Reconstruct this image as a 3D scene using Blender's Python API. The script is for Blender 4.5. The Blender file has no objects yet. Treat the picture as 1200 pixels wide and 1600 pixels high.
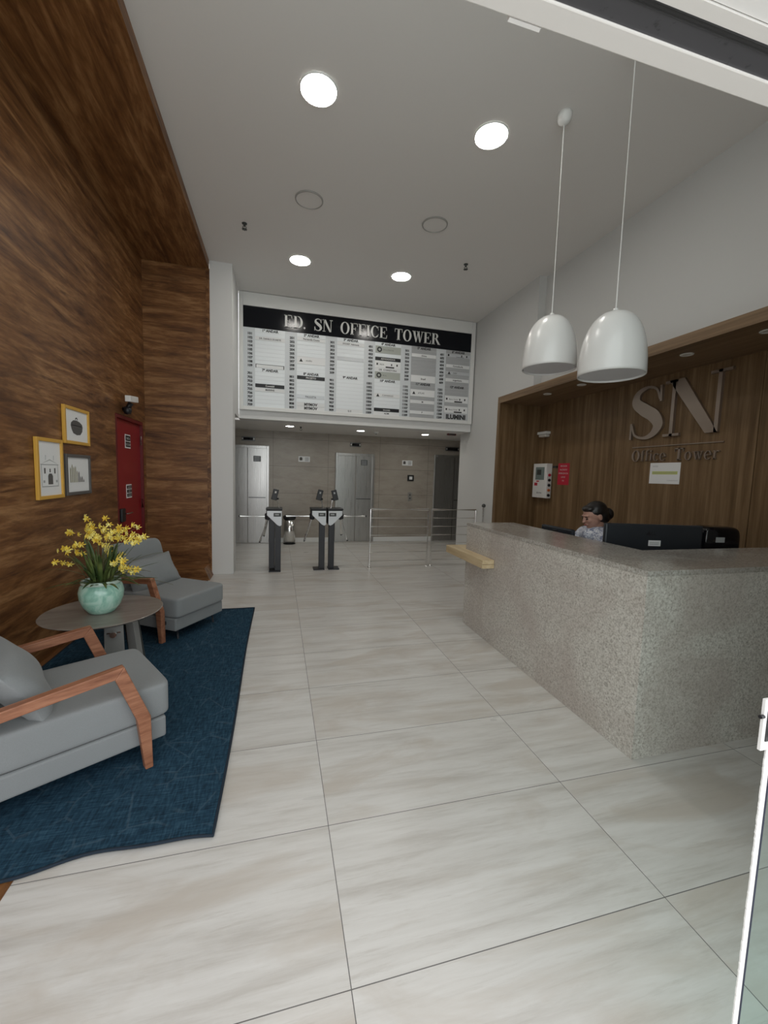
import bpy, bmesh, math, random
from mathutils import Vector, Matrix
random.seed(7)
R = math.radians
D = bpy.data
scene = bpy.context.scene
COL = scene.collection

# ------------------------------------------------------------------ camera, sky, exposure
cam_d = D.cameras.new('camera'); cam = D.objects.new('camera', cam_d); COL.objects.link(cam)
cam_d.sensor_width = 36; cam_d.sensor_fit = 'AUTO'; cam_d.lens = 633.25 / 1600 * 36
cam_d.clip_start = .02; cam_d.clip_end = 200
rx, dn, fw = (.96765, -.25057, .029395), (.00564, -.09499, -.99546), (.25223, .96343, -.090506)
cam.matrix_world = Matrix(((rx[0], -dn[0], -fw[0], 0), (rx[1], -dn[1], -fw[1], 0), (rx[2], -dn[2], -fw[2], 1.55), (0, 0, 0, 1)))
scene.camera = cam
w = D.worlds.new('sky'); scene.world = w; w.use_nodes = True
bgn = w.node_tree.nodes['Background']; bgn.inputs[0].default_value = (.97, .985, 1.0, 1); bgn.inputs[1].default_value = 2.2
pl = D.lights.new('entrance_portal', 'AREA'); pl.shape = 'RECTANGLE'; pl.size = 3.3; pl.size_y = 4.3
pl.cycles.is_portal = True
plo = D.objects.new('entrance_portal', pl); COL.objects.link(plo); plo.location = (.35, .42, 2.2); plo.rotation_euler = (R(90), 0, 0)
scene.view_settings.view_transform = 'Standard'; scene.view_settings.look = 'None'
scene.view_settings.exposure = 0.14; scene.view_settings.gamma = 1; scene.view_settings.use_curve_mapping = False

# ------------------------------------------------------------------ materials
def mat(name, c, rough=.5, metal=0, emit=None, spec=None, coat=0, trans=0, sheen=0):
    m = D.materials.new(name); m.use_nodes = True
    b = m.node_tree.nodes['Principled BSDF']
    b.inputs['Base Color'].default_value = (*c, 1); b.inputs['Roughness'].default_value = rough; b.inputs['Metallic'].default_value = metal
    if spec is not None: b.inputs['Specular IOR Level'].default_value = spec
    if coat: b.inputs['Coat Weight'].default_value = coat; b.inputs['Coat Roughness'].default_value = .06
    if trans: b.inputs['Transmission Weight'].default_value = trans
    if sheen: b.inputs['Sheen Weight'].default_value = sheen
    if emit: b.inputs['Emission Color'].default_value = (*c, 1); b.inputs['Emission Strength'].default_value = emit
    return m
class NT:
    def __init__(s, m): s.m = m; s.t = m.node_tree; s.b = s.t.nodes['Principled BSDF']
    def n(s, ty, **k):
        o = s.t.nodes.new(ty)
        for a, v in k.items():
            if a.startswith('i_'): o.inputs[int(a[2:])].default_value = v
            else: setattr(o, a, v)
        return o
    def l(s, a, b): s.t.links.new(a, b)
    def coord(s, scale=(1, 1, 1), loc=(0, 0, 0)):
        tc = s.n('ShaderNodeTexCoord'); mp = s.n('ShaderNodeMapping')
        mp.inputs['Scale'].default_value = scale; mp.inputs['Location'].default_value = loc
        s.l(tc.outputs['Object'], mp.inputs['Vector']); return mp.outputs[0]
    def noise(s, vec, sc=1, det=4, rough=.5, dist=0):
        o = s.n('ShaderNodeTexNoise'); o.inputs['Scale'].default_value = sc; o.inputs['Detail'].default_value = det
        o.inputs['Roughness'].default_value = rough; o.inputs['Distortion'].default_value = dist
        s.l(vec, o.inputs['Vector']); return o.outputs['Fac']
    def ramp(s, fac, pts):
        o = s.n('ShaderNodeValToRGB'); e = o.color_ramp.elements
        while len(e) < len(pts): e.new(.5)
        for i, (p, c) in enumerate(pts): e[i].position = p; e[i].color = (*c, 1) if len(c) == 3 else c
        s.l(fac, o.inputs[0]); return o.outputs[0]
    def mix(s, f, a, b, mode='MIX'):
        o = s.n('ShaderNodeMix', data_type='RGBA', blend_type=mode)
        if isinstance(f, (int, float)): o.inputs[0].default_value = f
        else: s.l(f, o.inputs[0])
        for v, i in ((a, 6), (b, 7)):
            if isinstance(v, tuple): o.inputs[i].default_value = (*v, 1)
            else: s.l(v, o.inputs[i])
        return o.outputs[2]
    def math(s, op, a, b=0):
        o = s.n('ShaderNodeMath', operation=op)
        for v, i in ((a, 0), (b, 1)):
            if isinstance(v, (int, float)): o.inputs[i].default_value = v
            else: s.l(v, o.inputs[i])
        return o.outputs[0]
    def col(s, v): s.l(v, s.b.inputs['Base Color'])
    def bump(s, h, st=.2, d=.01):
        o = s.n('ShaderNodeBump'); o.inputs['Strength'].default_value = st; o.inputs['Distance'].default_value = d
        s.l(h, o.inputs['Height']); s.l(o.outputs[0], s.b.inputs['Normal'])

def wood(name, scale, c_dark, c_mid, c_light, rough=.45, dist=.35, blotch=1.0, knots=False):
    """streaky timber grain; the stretched axis has the small scale"""
    m = mat(name, c_mid, rough, spec=.35); t = NT(m)
    v = t.coord(scale)
    a = t.noise(v, 1.0, 9, .66, dist); b = t.noise(v, 5.0, 5, .6, .2)
    f = t.math('ADD', t.math('MULTIPLY', a, .78), t.math('MULTIPLY', b, .22))
    c = t.ramp(f, [(.36, c_dark), (.5, c_mid), (.64, c_light)])
    if knots:
        kn = t.noise(t.coord(tuple(x * .45 for x in scale), (7, 2, 9)), 1.0, 6, .7, 1.4)
        c = t.mix(t.ramp(kn, [(.56, (0, 0, 0)), (.68, (.75, .75, .75))]), c, c_dark)
    big = t.noise(t.coord(tuple(x * .35 for x in scale), (3, 1, 5)), 1.0, 3, .5, 1.2)
    c = t.mix(t.math('MULTIPLY', big, .55 * blotch), c, t.mix(1.0, c, (.62, .55, .5), 'MULTIPLY'))
    t.col(c); t.bump(f, .12, .004)
    return m

M = {}
# dark tropical wood laminate, grain runs along the wall (small scale on the long axis)
DK = ((.080, .030, .010), (.215, .096, .033), (.40, .215, .092))
M['wood_y'] = wood('dark_wood_along_y', (11, 1.35, 11), *DK, rough=.42, dist=.55, knots=True)
M['wood_x'] = wood('dark_wood_along_x', (1.35, 11, 11), *DK, rough=.42, dist=.55, knots=True)
OK = ((.110, .064, .028), (.178, .110, .054), (.260, .172, .092))
M['oak_z'] = wood('oak_laminate_upright', (14, 14, .55), *OK, rough=.42, blotch=.4)
M['oak_y'] = wood('oak_laminate_lengthwise', (14, .55, 14), (.13, .08, .04), (.21, .135, .075), (.29, .195, .11), rough=.42, blotch=.3)
M['pine'] = wood('pale_pine', (12, .8, 12), (.42, .31, .17), (.55, .43, .26), (.64, .53, .35), rough=.45, blotch=.2)
M['armwood'] = wood('chair_arm_wood', (3, 26, 26), (.17, .065, .035), (.29, .125, .070), (.40, .19, .11), rough=.4, blotch=.3)
M['tablewood'] = wood('tabletop_veneer', (1.2, 7, 7), (.17, .15, .13), (.225, .20, .175), (.265, .24, .21), rough=.16, blotch=.3)

def floor_mat():
    m = mat('floor_tiles', (.6, .6, .58), .28, spec=.5); t = NT(m)
    tc = t.n('ShaderNodeTexCoord'); sep = t.n('ShaderNodeSeparateXYZ'); t.l(tc.outputs['Object'], sep.inputs[0])
    u = t.math('DIVIDE', t.math('SUBTRACT', sep.outputs[0], .2217), 1.1929)
    v = t.math('DIVIDE', t.math('SUBTRACT', sep.outputs[1], 1.0668), .59007)
    fu = t.math('FRACT', t.math('ADD', u, 20)); fv = t.math('FRACT', t.math('ADD', v, 20))
    du = t.math('MULTIPLY', t.math('MINIMUM', fu, t.math('SUBTRACT', 1, fu)), 1.1929)
    dv = t.math('MULTIPLY', t.math('MINIMUM', fv, t.math('SUBTRACT', 1, fv)), .59007)
    joint = t.math('LESS_THAN', t.math('MINIMUM', du, dv), .0016)
    comb = t.n('ShaderNodeCombineXYZ'); t.l(t.math('FLOOR', t.math('ADD', u, 20)), comb.inputs[0]); t.l(t.math('FLOOR', t.math('ADD', v, 20)), comb.inputs[1])
    wn = t.n('ShaderNodeTexWhiteNoise', noise_dimensions='3D'); t.l(comb.outputs[0], wn.inputs[0])
    sc = t.n('ShaderNodeVectorMath', operation='SCALE'); t.l(wn.outputs['Color'], sc.inputs[0]); sc.inputs[3].default_value = 9
    ad = t.n('ShaderNodeVectorMath', operation='ADD'); t.l(tc.outputs['Object'], ad.inputs[0]); t.l(sc.outputs[0], ad.inputs[1])
    def mp(s):
        o = t.n('ShaderNodeMapping'); o.inputs['Scale'].default_value = s; t.l(ad.outputs[0], o.inputs['Vector']); return o.outputs[0]
    a = t.noise(mp((1.3, 14, 1)), 1, 9, .68, .25); b = t.noise(mp((1.1, 3.2, 1)), 1, 5, .6, .8); c3 = t.noise(mp((3.0, 40, 1)), 1, 7, .75, .2)
    c = t.ramp(a, [(.28, (.47, .445, .41)), (.48, (.60, .585, .555)), (.7, (.68, .67, .645))])
    c = t.mix(t.ramp(b, [(.50, (0, 0, 0)), (.66, (.75, .75, .75))]), c, (.50, .455, .40))
    c = t.mix(t.ramp(c3, [(.54, (0, 0, 0)), (.70, (.5, .5, .5))]), c, (.44, .41, .37))
    c = t.mix(joint, c, (.13, .125, .12)); t.col(c)
    rr = t.math('ADD', t.math('MULTIPLY', b, .2), .22); t.l(rr, t.b.inputs['Roughness'])
    return m
M['floor'] = floor_mat()

def granite(name, rough, dim=1.0):
    m = mat(name, (.4, .38, .35), rough, spec=.5); t = NT(m); v = t.coord()
    a = t.noise(v, 85, 5, .7, .5); b = t.noise(v, 190, 3, .6); g = t.noise(v, 2.2, 3, .5, .8); h = t.noise(v, 26, 4, .6, 1.5)
    k = lambda *c: tuple(x * dim for x in c)
    c = t.ramp(a, [(.32, k(.22, .205, .18)), (.43, k(.42, .395, .35)), (.54, k(.58, .555, .505)), (.7, k(.70, .68, .635))])
    c = t.mix(t.ramp(b, [(.58, (0, 0, 0)), (.70, (.7, .7, .7))]), c, k(.24, .225, .20))
    c = t.mix(t.ramp(h, [(.62, (0, 0, 0)), (.75, (.55, .55, .55))]), c, k(.24, .205, .165))
    c = t.mix(t.ramp(g, [(.38, (.45, .45, .45)), (.6, (0, 0, 0))]), c, k(.36, .30, .265))
    t.col(c); return m
M['granite'] = granite('speckled_granite', .42)
M['granite_top'] = granite('polished_granite', .18, .76)

def stone_wall():
    m = mat('travertine_panels', (.4, .36, .31), .35); t = NT(m)
    a = t.noise(t.coord((1.8, 1, 5)), 1, 8, .7, .3)
    c = t.ramp(a, [(.3, (.28, .24, .20)), (.5, (.35, .31, .262)), (.7, (.395, .355, .305))])
    tc = t.n('ShaderNodeTexCoord'); sep = t.n('ShaderNodeSeparateXYZ'); t.l(tc.outputs['Object'], sep.inputs[0])
    fu = t.math('FRACT', t.math('ADD', t.math('DIVIDE', sep.outputs[0], 1.19), 10.1)); fv = t.math('FRACT', t.math('ADD', t.math('DIVIDE', sep.outputs[2], .59), .15))
    j = t.math('MAXIMUM', t.math('LESS_THAN', fu, .005), t.math('LESS_THAN', fv, .010))
    t.col(t.mix(j, c, (.12, .11, .10))); return m
M['stone'] = stone_wall()

def plaster(name, c):
    m = mat(name, c, .75, spec=.2); t = NT(m); a = t.noise(t.coord((1, 1, 1)), 60, 3, .6)
    t.col(t.mix(t.math('MULTIPLY', a, .10), c, tuple(x * .8 for x in c))); t.bump(a, .05, .002); return m
M['ceil'] = plaster('ceiling_paint', (.80, .78, .755))
M['wall'] = plaster('wall_paint', (.62, .62, .605))
M['wall_white'] = plaster('white_wall_paint', (.74, .74, .73))

def rug_mat():
    m = mat('rug_weave', (.02, .06, .12), .95, spec=.1, sheen=.0); t = NT(m)
    a = t.noise(t.coord((90, 14, 1)), 1, 4, .6); b = t.noise(t.coord((14, 120, 1)), 1, 4, .6)
    f = t.math('MULTIPLY', t.math('ADD', a, b), .5)
    c = t.ramp(f, [(.38, (.010, .024, .042)), (.52, (.020, .054, .088)), (.66, (.042, .092, .135))])
    vo = t.n('ShaderNodeTexVoronoi', feature='DISTANCE_TO_EDGE'); vo.inputs['Scale'].default_value = 5.5; t.l(t.coord((1, 1, 0)), vo.inputs['Vector'])
    brk = t.ramp(t.noise(t.coord((1, 1, 1), (4, 4, 4)), 7, 2), [(.46, (0, 0, 0)), (.54, (1, 1, 1))])
    edge = t.math('LESS_THAN', vo.outputs[0], .022)
    sep = t.math('MULTIPLY', edge, t.math('MULTIPLY', brk, .09))
    t.col(t.mix(sep, c, (.22, .30, .35))); t.bump(f, .5, .003); return m
M['rug'] = rug_mat()
M['rug_edge'] = mat('rug_binding', (.008, .018, .032), .9)

def fabric(name, c, d):
    m = mat(name, c, .9, spec=.15, sheen=.15); t = NT(m)
    a = t.noise(t.coord((1, 1, 1)), 420, 2, .6); b = t.noise(t.coord((1, 1, 1)), 6, 3, .5)
    t.col(t.mix(a, t.mix(b, c, tuple(x * .86 for x in c)), d)); t.bump(a, .25, .001); return m
M['grey_fabric'] = fabric('grey_chair_fabric', (.20, .215, .22), (.275, .29, .295))
M['steel'] = mat('brushed_steel', (.50, .49, .475), .30, 1)
def brushed(m):
    t = NT(m); a = t.noise(t.coord((220, 220, 2)), 1, 3, .5); t.l(t.math('ADD', t.math('MULTIPLY', a, .25), .18), t.b.inputs['Roughness']); return m
brushed(M['steel'])
M['chrome'] = mat('polished_chrome', (.86, .86, .85), .2, 1)
M['black'] = mat('black_plastic', (.010, .010, .012), .45)
M['blackmetal'] = mat('black_powder_coat', (.018, .019, .024), .4)
M['gloss_black'] = mat('gloss_black', (.006, .006, .008), .08)
M['band'] = mat('black_acrylic', (.006, .007, .010), .16, spec=.25)
M['white'] = mat('white_plastic', (.78, .78, .76), .35)
M['lettering_white'] = mat('white_letters', (.72, .72, .70), .3)
M['silver'] = mat('silver_paint', (.62, .64, .66), .35, .2)
M['shade'] = mat('white_enamel', (.74, .74, .725), .25)
M['shade_in'] = mat('shade_diffuser', (.60, .60, .62), .6)
M['lamp'] = mat('lamp_glow', (1, .965, .90), .5, emit=52)
M['lamp_small'] = mat('small_lamp_glow', (1, .97, .90), .5, emit=55)
M['lens_dim'] = mat('unlit_lamp_lens', (.62, .60, .56), .4)
M['ring'] = mat('trim_ring', (.36, .35, .33), .5)
M['reddoor'] = mat('red_paint', (.26, .010, .016), .35)
M['reddark'] = mat('dark_red_paint', (.13, .008, .010), .45)
M['redsign'] = mat('red_sign', (.50, .02, .045), .4)
M['yellow_frame'] = mat('yellow_picture_frame', (.64, .36, .055), .45)
M['grey_frame'] = mat('grey_picture_frame', (.10, .095, .09), .45)
M['paper'] = mat('paper', (.82, .83, .83), .6)
M['ink'] = mat('grey_ink', (.10, .095, .09), .8)
M['ink_soft'] = mat('soft_grey_ink', (.40, .41, .41), .8)
M['ink_olive'] = mat('olive_ink', (.30, .28, .18), .8)
M['inkblack'] = mat('black_print', (.03, .03, .032), .6)
M['green_marker'] = mat('highlighter', (.55, .60, .18), .6)
M['bronze'] = mat('brushed_bronze_letters', (.40, .33, .275), .34, .8)
M['pot'] = mat('celadon_glaze', (.20, .45, .36), .22, coat=.6)
_t = NT(M['pot']); _t.col(_t.ramp(_t.noise(_t.coord(), 14, 5, .6, 1.2), [(.35, (.25, .50, .40)), (.52, (.36, .62, .51)), (.70, (.52, .73, .64))]))
M['pot_rim'] = mat('pale_glaze', (.55, .68, .60), .25, coat=.5)
M['soil'] = mat('soil', (.03, .02, .012), .9)
M['leaf'] = mat('strap_leaf', (.045, .085, .020), .5)
_t = NT(M['leaf']); _t.col(_t.ramp(_t.noise(_t.coord(), 9, 2), [(.4, (.030, .060, .014)), (.65, (.13, .17, .045))]))
M['stem'] = mat('thin_stem', (.11, .10, .045), .6)
M['petal'] = mat('yellow_petal', (.72, .50, .055), .5)
_t = NT(M['petal']); _t.col(_t.ramp(_t.noise(_t.coord(), 24, 3), [(.38, (.66, .42, .03)), (.5, (.80, .64, .09)), (.65, (.86, .78, .28))]))
M['greymetal'] = mat('grey_lacquer', (.23, .23, .22), .4)
M['darkgrey'] = mat('dark_grey_lacquer', (.05, .055, .052), .5)
M['monitor'] = mat('dark_monitor_shell', (.022, .026, .032), .38)
M['skin'] = mat('skin', (.42, .235, .175), .5)
M['lips'] = mat('lips', (.30, .09, .08), .45)
M['hair'] = mat('dark_hair', (.010, .007, .006), .4)
M['shirt'] = mat('blue_white_shirt', (.5, .52, .58), .8)
_t = NT(M['shirt']); _t.col(_t.ramp(_t.noise(_t.coord(), 30, 4, .6, 1.5), [(.42, (.22, .25, .36)), (.5, (.55, .58, .66)), (.6, (.75, .76, .80))]))
M['navy'] = mat('navy_cloth', (.014, .018, .035), .85)
M['rubber'] = mat('rubber', (.02, .02, .02), .7)
M['door_lining'] = mat('grey_track', (.060, .060, .066), .45)
_t = NT(M['door_lining']); _t.col(_t.ramp(_t.noise(_t.coord(), 45, 4, .7), [(.60, (.062, .062, .068)), (.70, (.028, .028, .03))]))
M['white_alu'] = mat('white_aluminium', (.70, .69, .66), .4)
M['lcd'] = mat('lcd_glass', (.20, .25, .24), .2)
M['steelpanel'] = mat('dark_steel', (.16, .16, .16), .3, .9)
def glassy(name, tint, gl=.10):
    m = D.materials.new(name); m.use_nodes = True; nt = m.node_tree; nt.nodes.clear()
    o = nt.nodes.new('ShaderNodeOutputMaterial'); a = nt.nodes.new('ShaderNodeBsdfTransparent'); g = nt.nodes.new('ShaderNodeBsdfGlossy'); x = nt.nodes.new('ShaderNodeMixShader')
    a.inputs[0].default_value = (*tint, 1); g.inputs['Roughness'].default_value = .03; x.inputs[0].default_value = gl
    nt.links.new(a.outputs[0], x.inputs[1]); nt.links.new(g.outputs[0], x.inputs[2]); nt.links.new(x.outputs[0], o.inputs[0]); return m
M['glass'] = glassy('door_glass', (.84, .92, .90), .10)
M['glass_clear'] = glassy('transom_glass', (.93, .96, .95), .06)

# ------------------------------------------------------------------ mesh helpers
def BM(): return bmesh.new()
def box(bm, x0, x1, y0, y1, z0, z1, mx=None):
    vs = [bm.verts.new((x, y, z)) for x in (x0, x1) for y in (y0, y1) for z in (z0, z1)]
    for f in ((0, 1, 3, 2), (4, 6, 7, 5), (0, 4, 5, 1), (2, 3, 7, 6), (0, 2, 6, 4), (1, 5, 7, 3)):
        bm.faces.new([vs[i] for i in f])
    if mx: bmesh.ops.transform(bm, matrix=mx, verts=vs)
    return bm
def frame_of(d):
    d = Vector(d).normalized(); a = Vector((0, 0, 1)) if abs(d.z) < .95 else Vector((1, 0, 0))
    s = d.cross(a).normalized(); return s, s.cross(d).normalized()
def tube(bm, pts, r, n=12, caps=True):
    pts = [Vector(p) for p in pts]; rs = r if isinstance(r, (list, tuple)) else [r] * len(pts); rings = []; s = None
    for i, p in enumerate(pts):
        d = (pts[min(i + 1, len(pts) - 1)] - pts[max(i - 1, 0)])
        if s is None: s, u = frame_of(d)
        else:
            dn_ = d.normalized(); s = (s - dn_ * s.dot(dn_)).normalized(); u = dn_.cross(s)
        rings.append([bm.verts.new(p + (s * math.cos(2 * math.pi * k / n) + u * math.sin(2 * math.pi * k / n)) * rs[i]) for k in range(n)])
    for a, b in zip(rings, rings[1:]):
        for k in range(n): bm.faces.new((a[k], a[(k + 1) % n], b[(k + 1) % n], b[k]))
    if caps: bm.faces.new(rings[0][::-1]); bm.faces.new(rings[-1])
    return bm
def lathe(bm, prof, c=(0, 0, 0), n=48, axis='z'):
    rings = []
    for r, z in prof:
        if r < 1e-6: rings.append([bm.verts.new((0, 0, z))])
        else: rings.append([bm.verts.new((r * math.cos(2 * math.pi * k / n), r * math.sin(2 * math.pi * k / n), z)) for k in range(n)])
    for a, b in zip(rings, rings[1:]):
        for k in range(n):
            q = (k + 1) % n
            if len(a) == 1 and len(b) == 1: continue
            if len(a) == 1: bm.faces.new((a[0], b[k], b[q]))
            elif len(b) == 1: bm.faces.new((a[k], a[q], b[0]))
            else: bm.faces.new((a[k], a[q], b[q], b[k]))
    vs = [v for g in rings for v in g]
    mx = Matrix.Translation(c)
    if axis == 'x': mx = mx @ Matrix.Rotation(R(90), 4, 'Y')
    if axis == 'y': mx = mx @ Matrix.Rotation(R(-90), 4, 'X')
    bmesh.ops.transform(bm, matrix=mx, verts=vs)
    return bm
def prism(bm, poly, o, u, v, depth):
    """extrude a 2-D outline: o + u*a + v*b, thickness `depth` along u x v"""
    o, u, v = Vector(o), Vector(u), Vector(v); n = u.cross(v).normalized() * depth
    a = [bm.verts.new(o + u * p[0] + v * p[1]) for p in poly]; b = [bm.verts.new(q.co + n) for q in a]; k = len(a)
    bm.faces.new(a[::-1]); bm.faces.new(b)
    for i in range(k): bm.faces.new((a[i], a[(i + 1) % k], b[(i + 1) % k], b[i]))
    return bm
def strip(bm, A, B, o, u, v, depth):
    for i in range(len(A) - 1): prism(bm, [A[i], A[i + 1], B[i + 1], B[i]], o, u, v, depth)
def puff(bm, sx, sy, sz, c=(0, 0, 0), p=5, n=10, mx=None, sag=0):
    """rounded cushion block (superellipsoid) of full size sx, sy, sz"""
    g = {}
    def vert(i, j, k):
        key = (i, j, k)
        if key not in g:
            q = [2 * i / n - 1, 2 * j / n - 1, 2 * k / n - 1]
            q = [math.copysign(math.sin(abs(t) * math.pi / 2) ** .8, t) if t else 0 for t in q]
            m = max(abs(t) for t in q); s = m / (sum(abs(t) ** p for t in q)) ** (1 / p)
            x, y, z = (t * s for t in q)
            if z > 0 and sag: z -= sag * (1 - x * x) * (1 - y * y) * -1
            g[key] = bm.verts.new((x * sx / 2 + c[0], y * sy / 2 + c[1], z * sz / 2 + c[2]))
        return g[key]
    for a in range(n):
        for b in range(n):
            for f, fl in ((0, 1), (n, 0)):
                for q in ([(f, a, b), (f, a + 1, b), (f, a + 1, b + 1), (f, a, b + 1)], [(a, f, b), (a, f, b + 1), (a + 1, f, b + 1), (a + 1, f, b)], [(a, b, f), (a + 1, b, f), (a + 1, b + 1, f), (a, b + 1, f)]):
                    vs = [vert(*t) for t in q]
                    bm.faces.new(vs[::-1] if fl else vs)
    if mx: bmesh.ops.transform(bm, matrix=mx, verts=list(g.values()))
    return bm
def pillow(bm, w_, h_, t_, mx, n=14):
    g = []
    for s in (1, -1):
        rows = []
        for i in range(n + 1):
            row = []
            for j in range(n + 1):
                a, b = 2 * i / n - 1, 2 * j / n - 1
                th = ((1 - abs(a) ** 2.6) * (1 - abs(b) ** 2.6)) ** .5 if abs(a) < 1 and abs(b) < 1 else 0
                k = 1 - .06 * (a * a * (1 - abs(b)) + b * b * (1 - abs(a)))
                row.append(bm.verts.new((s * (t_ / 2 * th + .004) + .006 * math.sin(5 * a + 3 * b), a * w_ / 2 * (k), b * h_ / 2 * k)))
            rows.append(row)
        g.append(rows)
        for i in range(n):
            for j in range(n):
                q = (rows[i][j], rows[i + 1][j], rows[i + 1][j + 1], rows[i][j + 1]); bm.faces.new(q if s > 0 else q[::-1])
    def rim(r): return [r[i][0] for i in range(n)] + [r[n][j] for j in range(n)] + [r[i][n] for i in range(n, 0, -1)] + [r[0][j] for j in range(n, 0, -1)]
    A, B = rim(g[0]), rim(g[1])
    for i in range(len(A)): k = (i + 1) % len(A); bm.faces.new((A[k], A[i], B[i], B[k]))
    bmesh.ops.transform(bm, matrix=mx, verts=bm.verts); return bm

def obj(name, bm, m, parent=None, bevel=0, smooth=False, world=False, sub=0):
    bmesh.ops.recalc_face_normals(bm, faces=bm.faces)
    if world and parent:
        q = parent; off = Vector((0, 0, 0))
        while q: off += q.location; q = q.parent
        bmesh.ops.translate(bm, vec=-off, verts=bm.verts)
    me = D.meshes.new(name); bm.to_mesh(me); bm.free()
    if m: me.materials.append(M[m] if isinstance(m, str) else m)
    o = D.objects.new(name, me); COL.objects.link(o)
    if parent: o.parent = parent
    if smooth:
        for p in me.polygons: p.use_smooth = True
    if bevel:
        b = o.modifiers.new('bevel', 'BEVEL'); b.width = bevel; b.segments = 2; b.limit_method = 'ANGLE'; b.angle_limit = R(40)
    if sub:
        s = o.modifiers.new('subd', 'SUBSURF'); s.levels = s.render_levels = sub
    return o
def tag(o, label, cat, group=None):
    o['label'] = label; o['category'] = cat
    if group: o['group'] = group
    return o
def thing(name, label, cat, loc=(0, 0, 0), rotz=0, group=None):
    o = D.objects.new(name, None); COL.objects.link(o); o.empty_display_size = .1
    o.location = loc; o.rotation_euler = (0, 0, rotz); return tag(o, label, cat, group)
def solo(name, bm, m, label, cat, group=None, **k):
    """a one-mesh thing with its origin at the middle of its base"""
    xs = [v.co.x for v in bm.verts]; ys = [v.co.y for v in bm.verts]; zs = [v.co.z for v in bm.verts]
    c = Vector(((min(xs) + max(xs)) / 2, (min(ys) + max(ys)) / 2, min(zs)))
    bmesh.ops.translate(bm, vec=-c, verts=bm.verts)
    o = obj(name, bm, m, **k); o.location = c; return tag(o, label, cat, group)
def struct(name, bm, m, label, cat, parent=None, **k):
    o = obj(name, bm, m, parent, **k)
    if not parent: o['kind'] = 'structure'; tag(o, label, cat)
    return o
def sthing(name, label, cat, loc=(0, 0, 0)):
    o = thing(name, label, cat, loc); o['kind'] = 'structure'; return o
def copy_tree(o, parent=None):
    c = o.copy(); COL.objects.link(c)
    if parent: c.parent = parent
    for ch in list(o.children): copy_tree(ch, c)
    return c
_tc = {}
def text(bm, s, o, u, v, size, depth=.001, align='LEFT', bold=0):
    """sans lettering as mesh; o is the baseline start in 3-D, u reading direction, v up"""
    key = (s, round(size, 4), align, bold)
    if key not in _tc:
        cu = D.curves.new('txt', 'FONT'); cu.body = s; cu.size = size; cu.align_x = align; cu.offset = bold; cu.resolution_u = 2
        ob = D.objects.new('txt', cu); me = D.meshes.new_from_object(ob); _tc[key] = ([x.co.copy() for x in me.vertices], [tuple(p.vertices) for p in me.polygons])
        D.objects.remove(ob); D.curves.remove(cu); D.meshes.remove(me)
    vs, fs = _tc[key]; o, u, v = Vector(o), Vector(u), Vector(v); n = u.cross(v)
    nv = [bm.verts.new(o + u * c.x + v * c.y + n * depth) for c in vs]
    for f in fs:
        try: bm.faces.new([nv[i] for i in f])
        except ValueError: pass

# serif capitals drawn by hand (cap height 1): each returns (pieces, advance)
TT, TH = .19, .045
def _rect(x0, x1, y0, y1): return [(x0, y0), (x1, y0), (x1, y1), (x0, y1)]
def _arc(cx, cy, ro, ri, a0, a1, n=26):
    A = []; B = []
    for i in range(n + 1):
        a = R(a0 + (a1 - a0) * i / n); A.append((cx + ro[0] * math.cos(a), cy + ro[1] * math.sin(a))); B.append((cx + ri[0] * math.cos(a), cy + ri[1] * math.sin(a)))
    return [[A[i], A[i + 1], B[i + 1], B[i]] for i in range(n)]
def _stroke(pts, ws):
    # smooth spline through pts with widths
    P = []; W = []; k = 8
    for i in range(len(pts) - 1):
        p0, p1, p2, p3 = pts[max(i - 1, 0)], pts[i], pts[i + 1], pts[min(i + 2, len(pts) - 1)]
        for j in range(k):
            t = j / k
            P.append(tuple(.5 * (2 * p1[c] + (p2[c] - p0[c]) * t + (2 * p0[c] - 5 * p1[c] + 4 * p2[c] - p3[c]) * t * t + (3 * p1[c] - p0[c] - 3 * p2[c] + p3[c]) * t ** 3) for c in (0, 1)))
            W.append(ws[i] + (ws[i + 1] - ws[i]) * t)
    P.append(pts[-1]); W.append(ws[-1]); A = []; B = []
    for i, p in enumerate(P):
        a, b = P[max(i - 1, 0)], P[min(i + 1, len(P) - 1)]; d = math.hypot(b[0] - a[0], b[1] - a[1]); nx, ny = -(b[1] - a[1]) / d, (b[0] - a[0]) / d
        A.append((p[0] + nx * W[i] / 2, p[1] + ny * W[i] / 2)); B.append((p[0] - nx * W[i] / 2, p[1] - ny * W[i] / 2))
    return [[A[i], A[i + 1], B[i + 1], B[i]] for i in range(len(P) - 1)]
def _stem(x, w=TT, h=1, top=True, foot=True, s=.07):
    r = [_rect(x, x + w, 0, h)]
    if foot: r.append(_rect(x - s, x + w + s, 0, TH))
    if top: r.append(_rect(x - s, x + w + s, h - TH, h))
    return r
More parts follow.
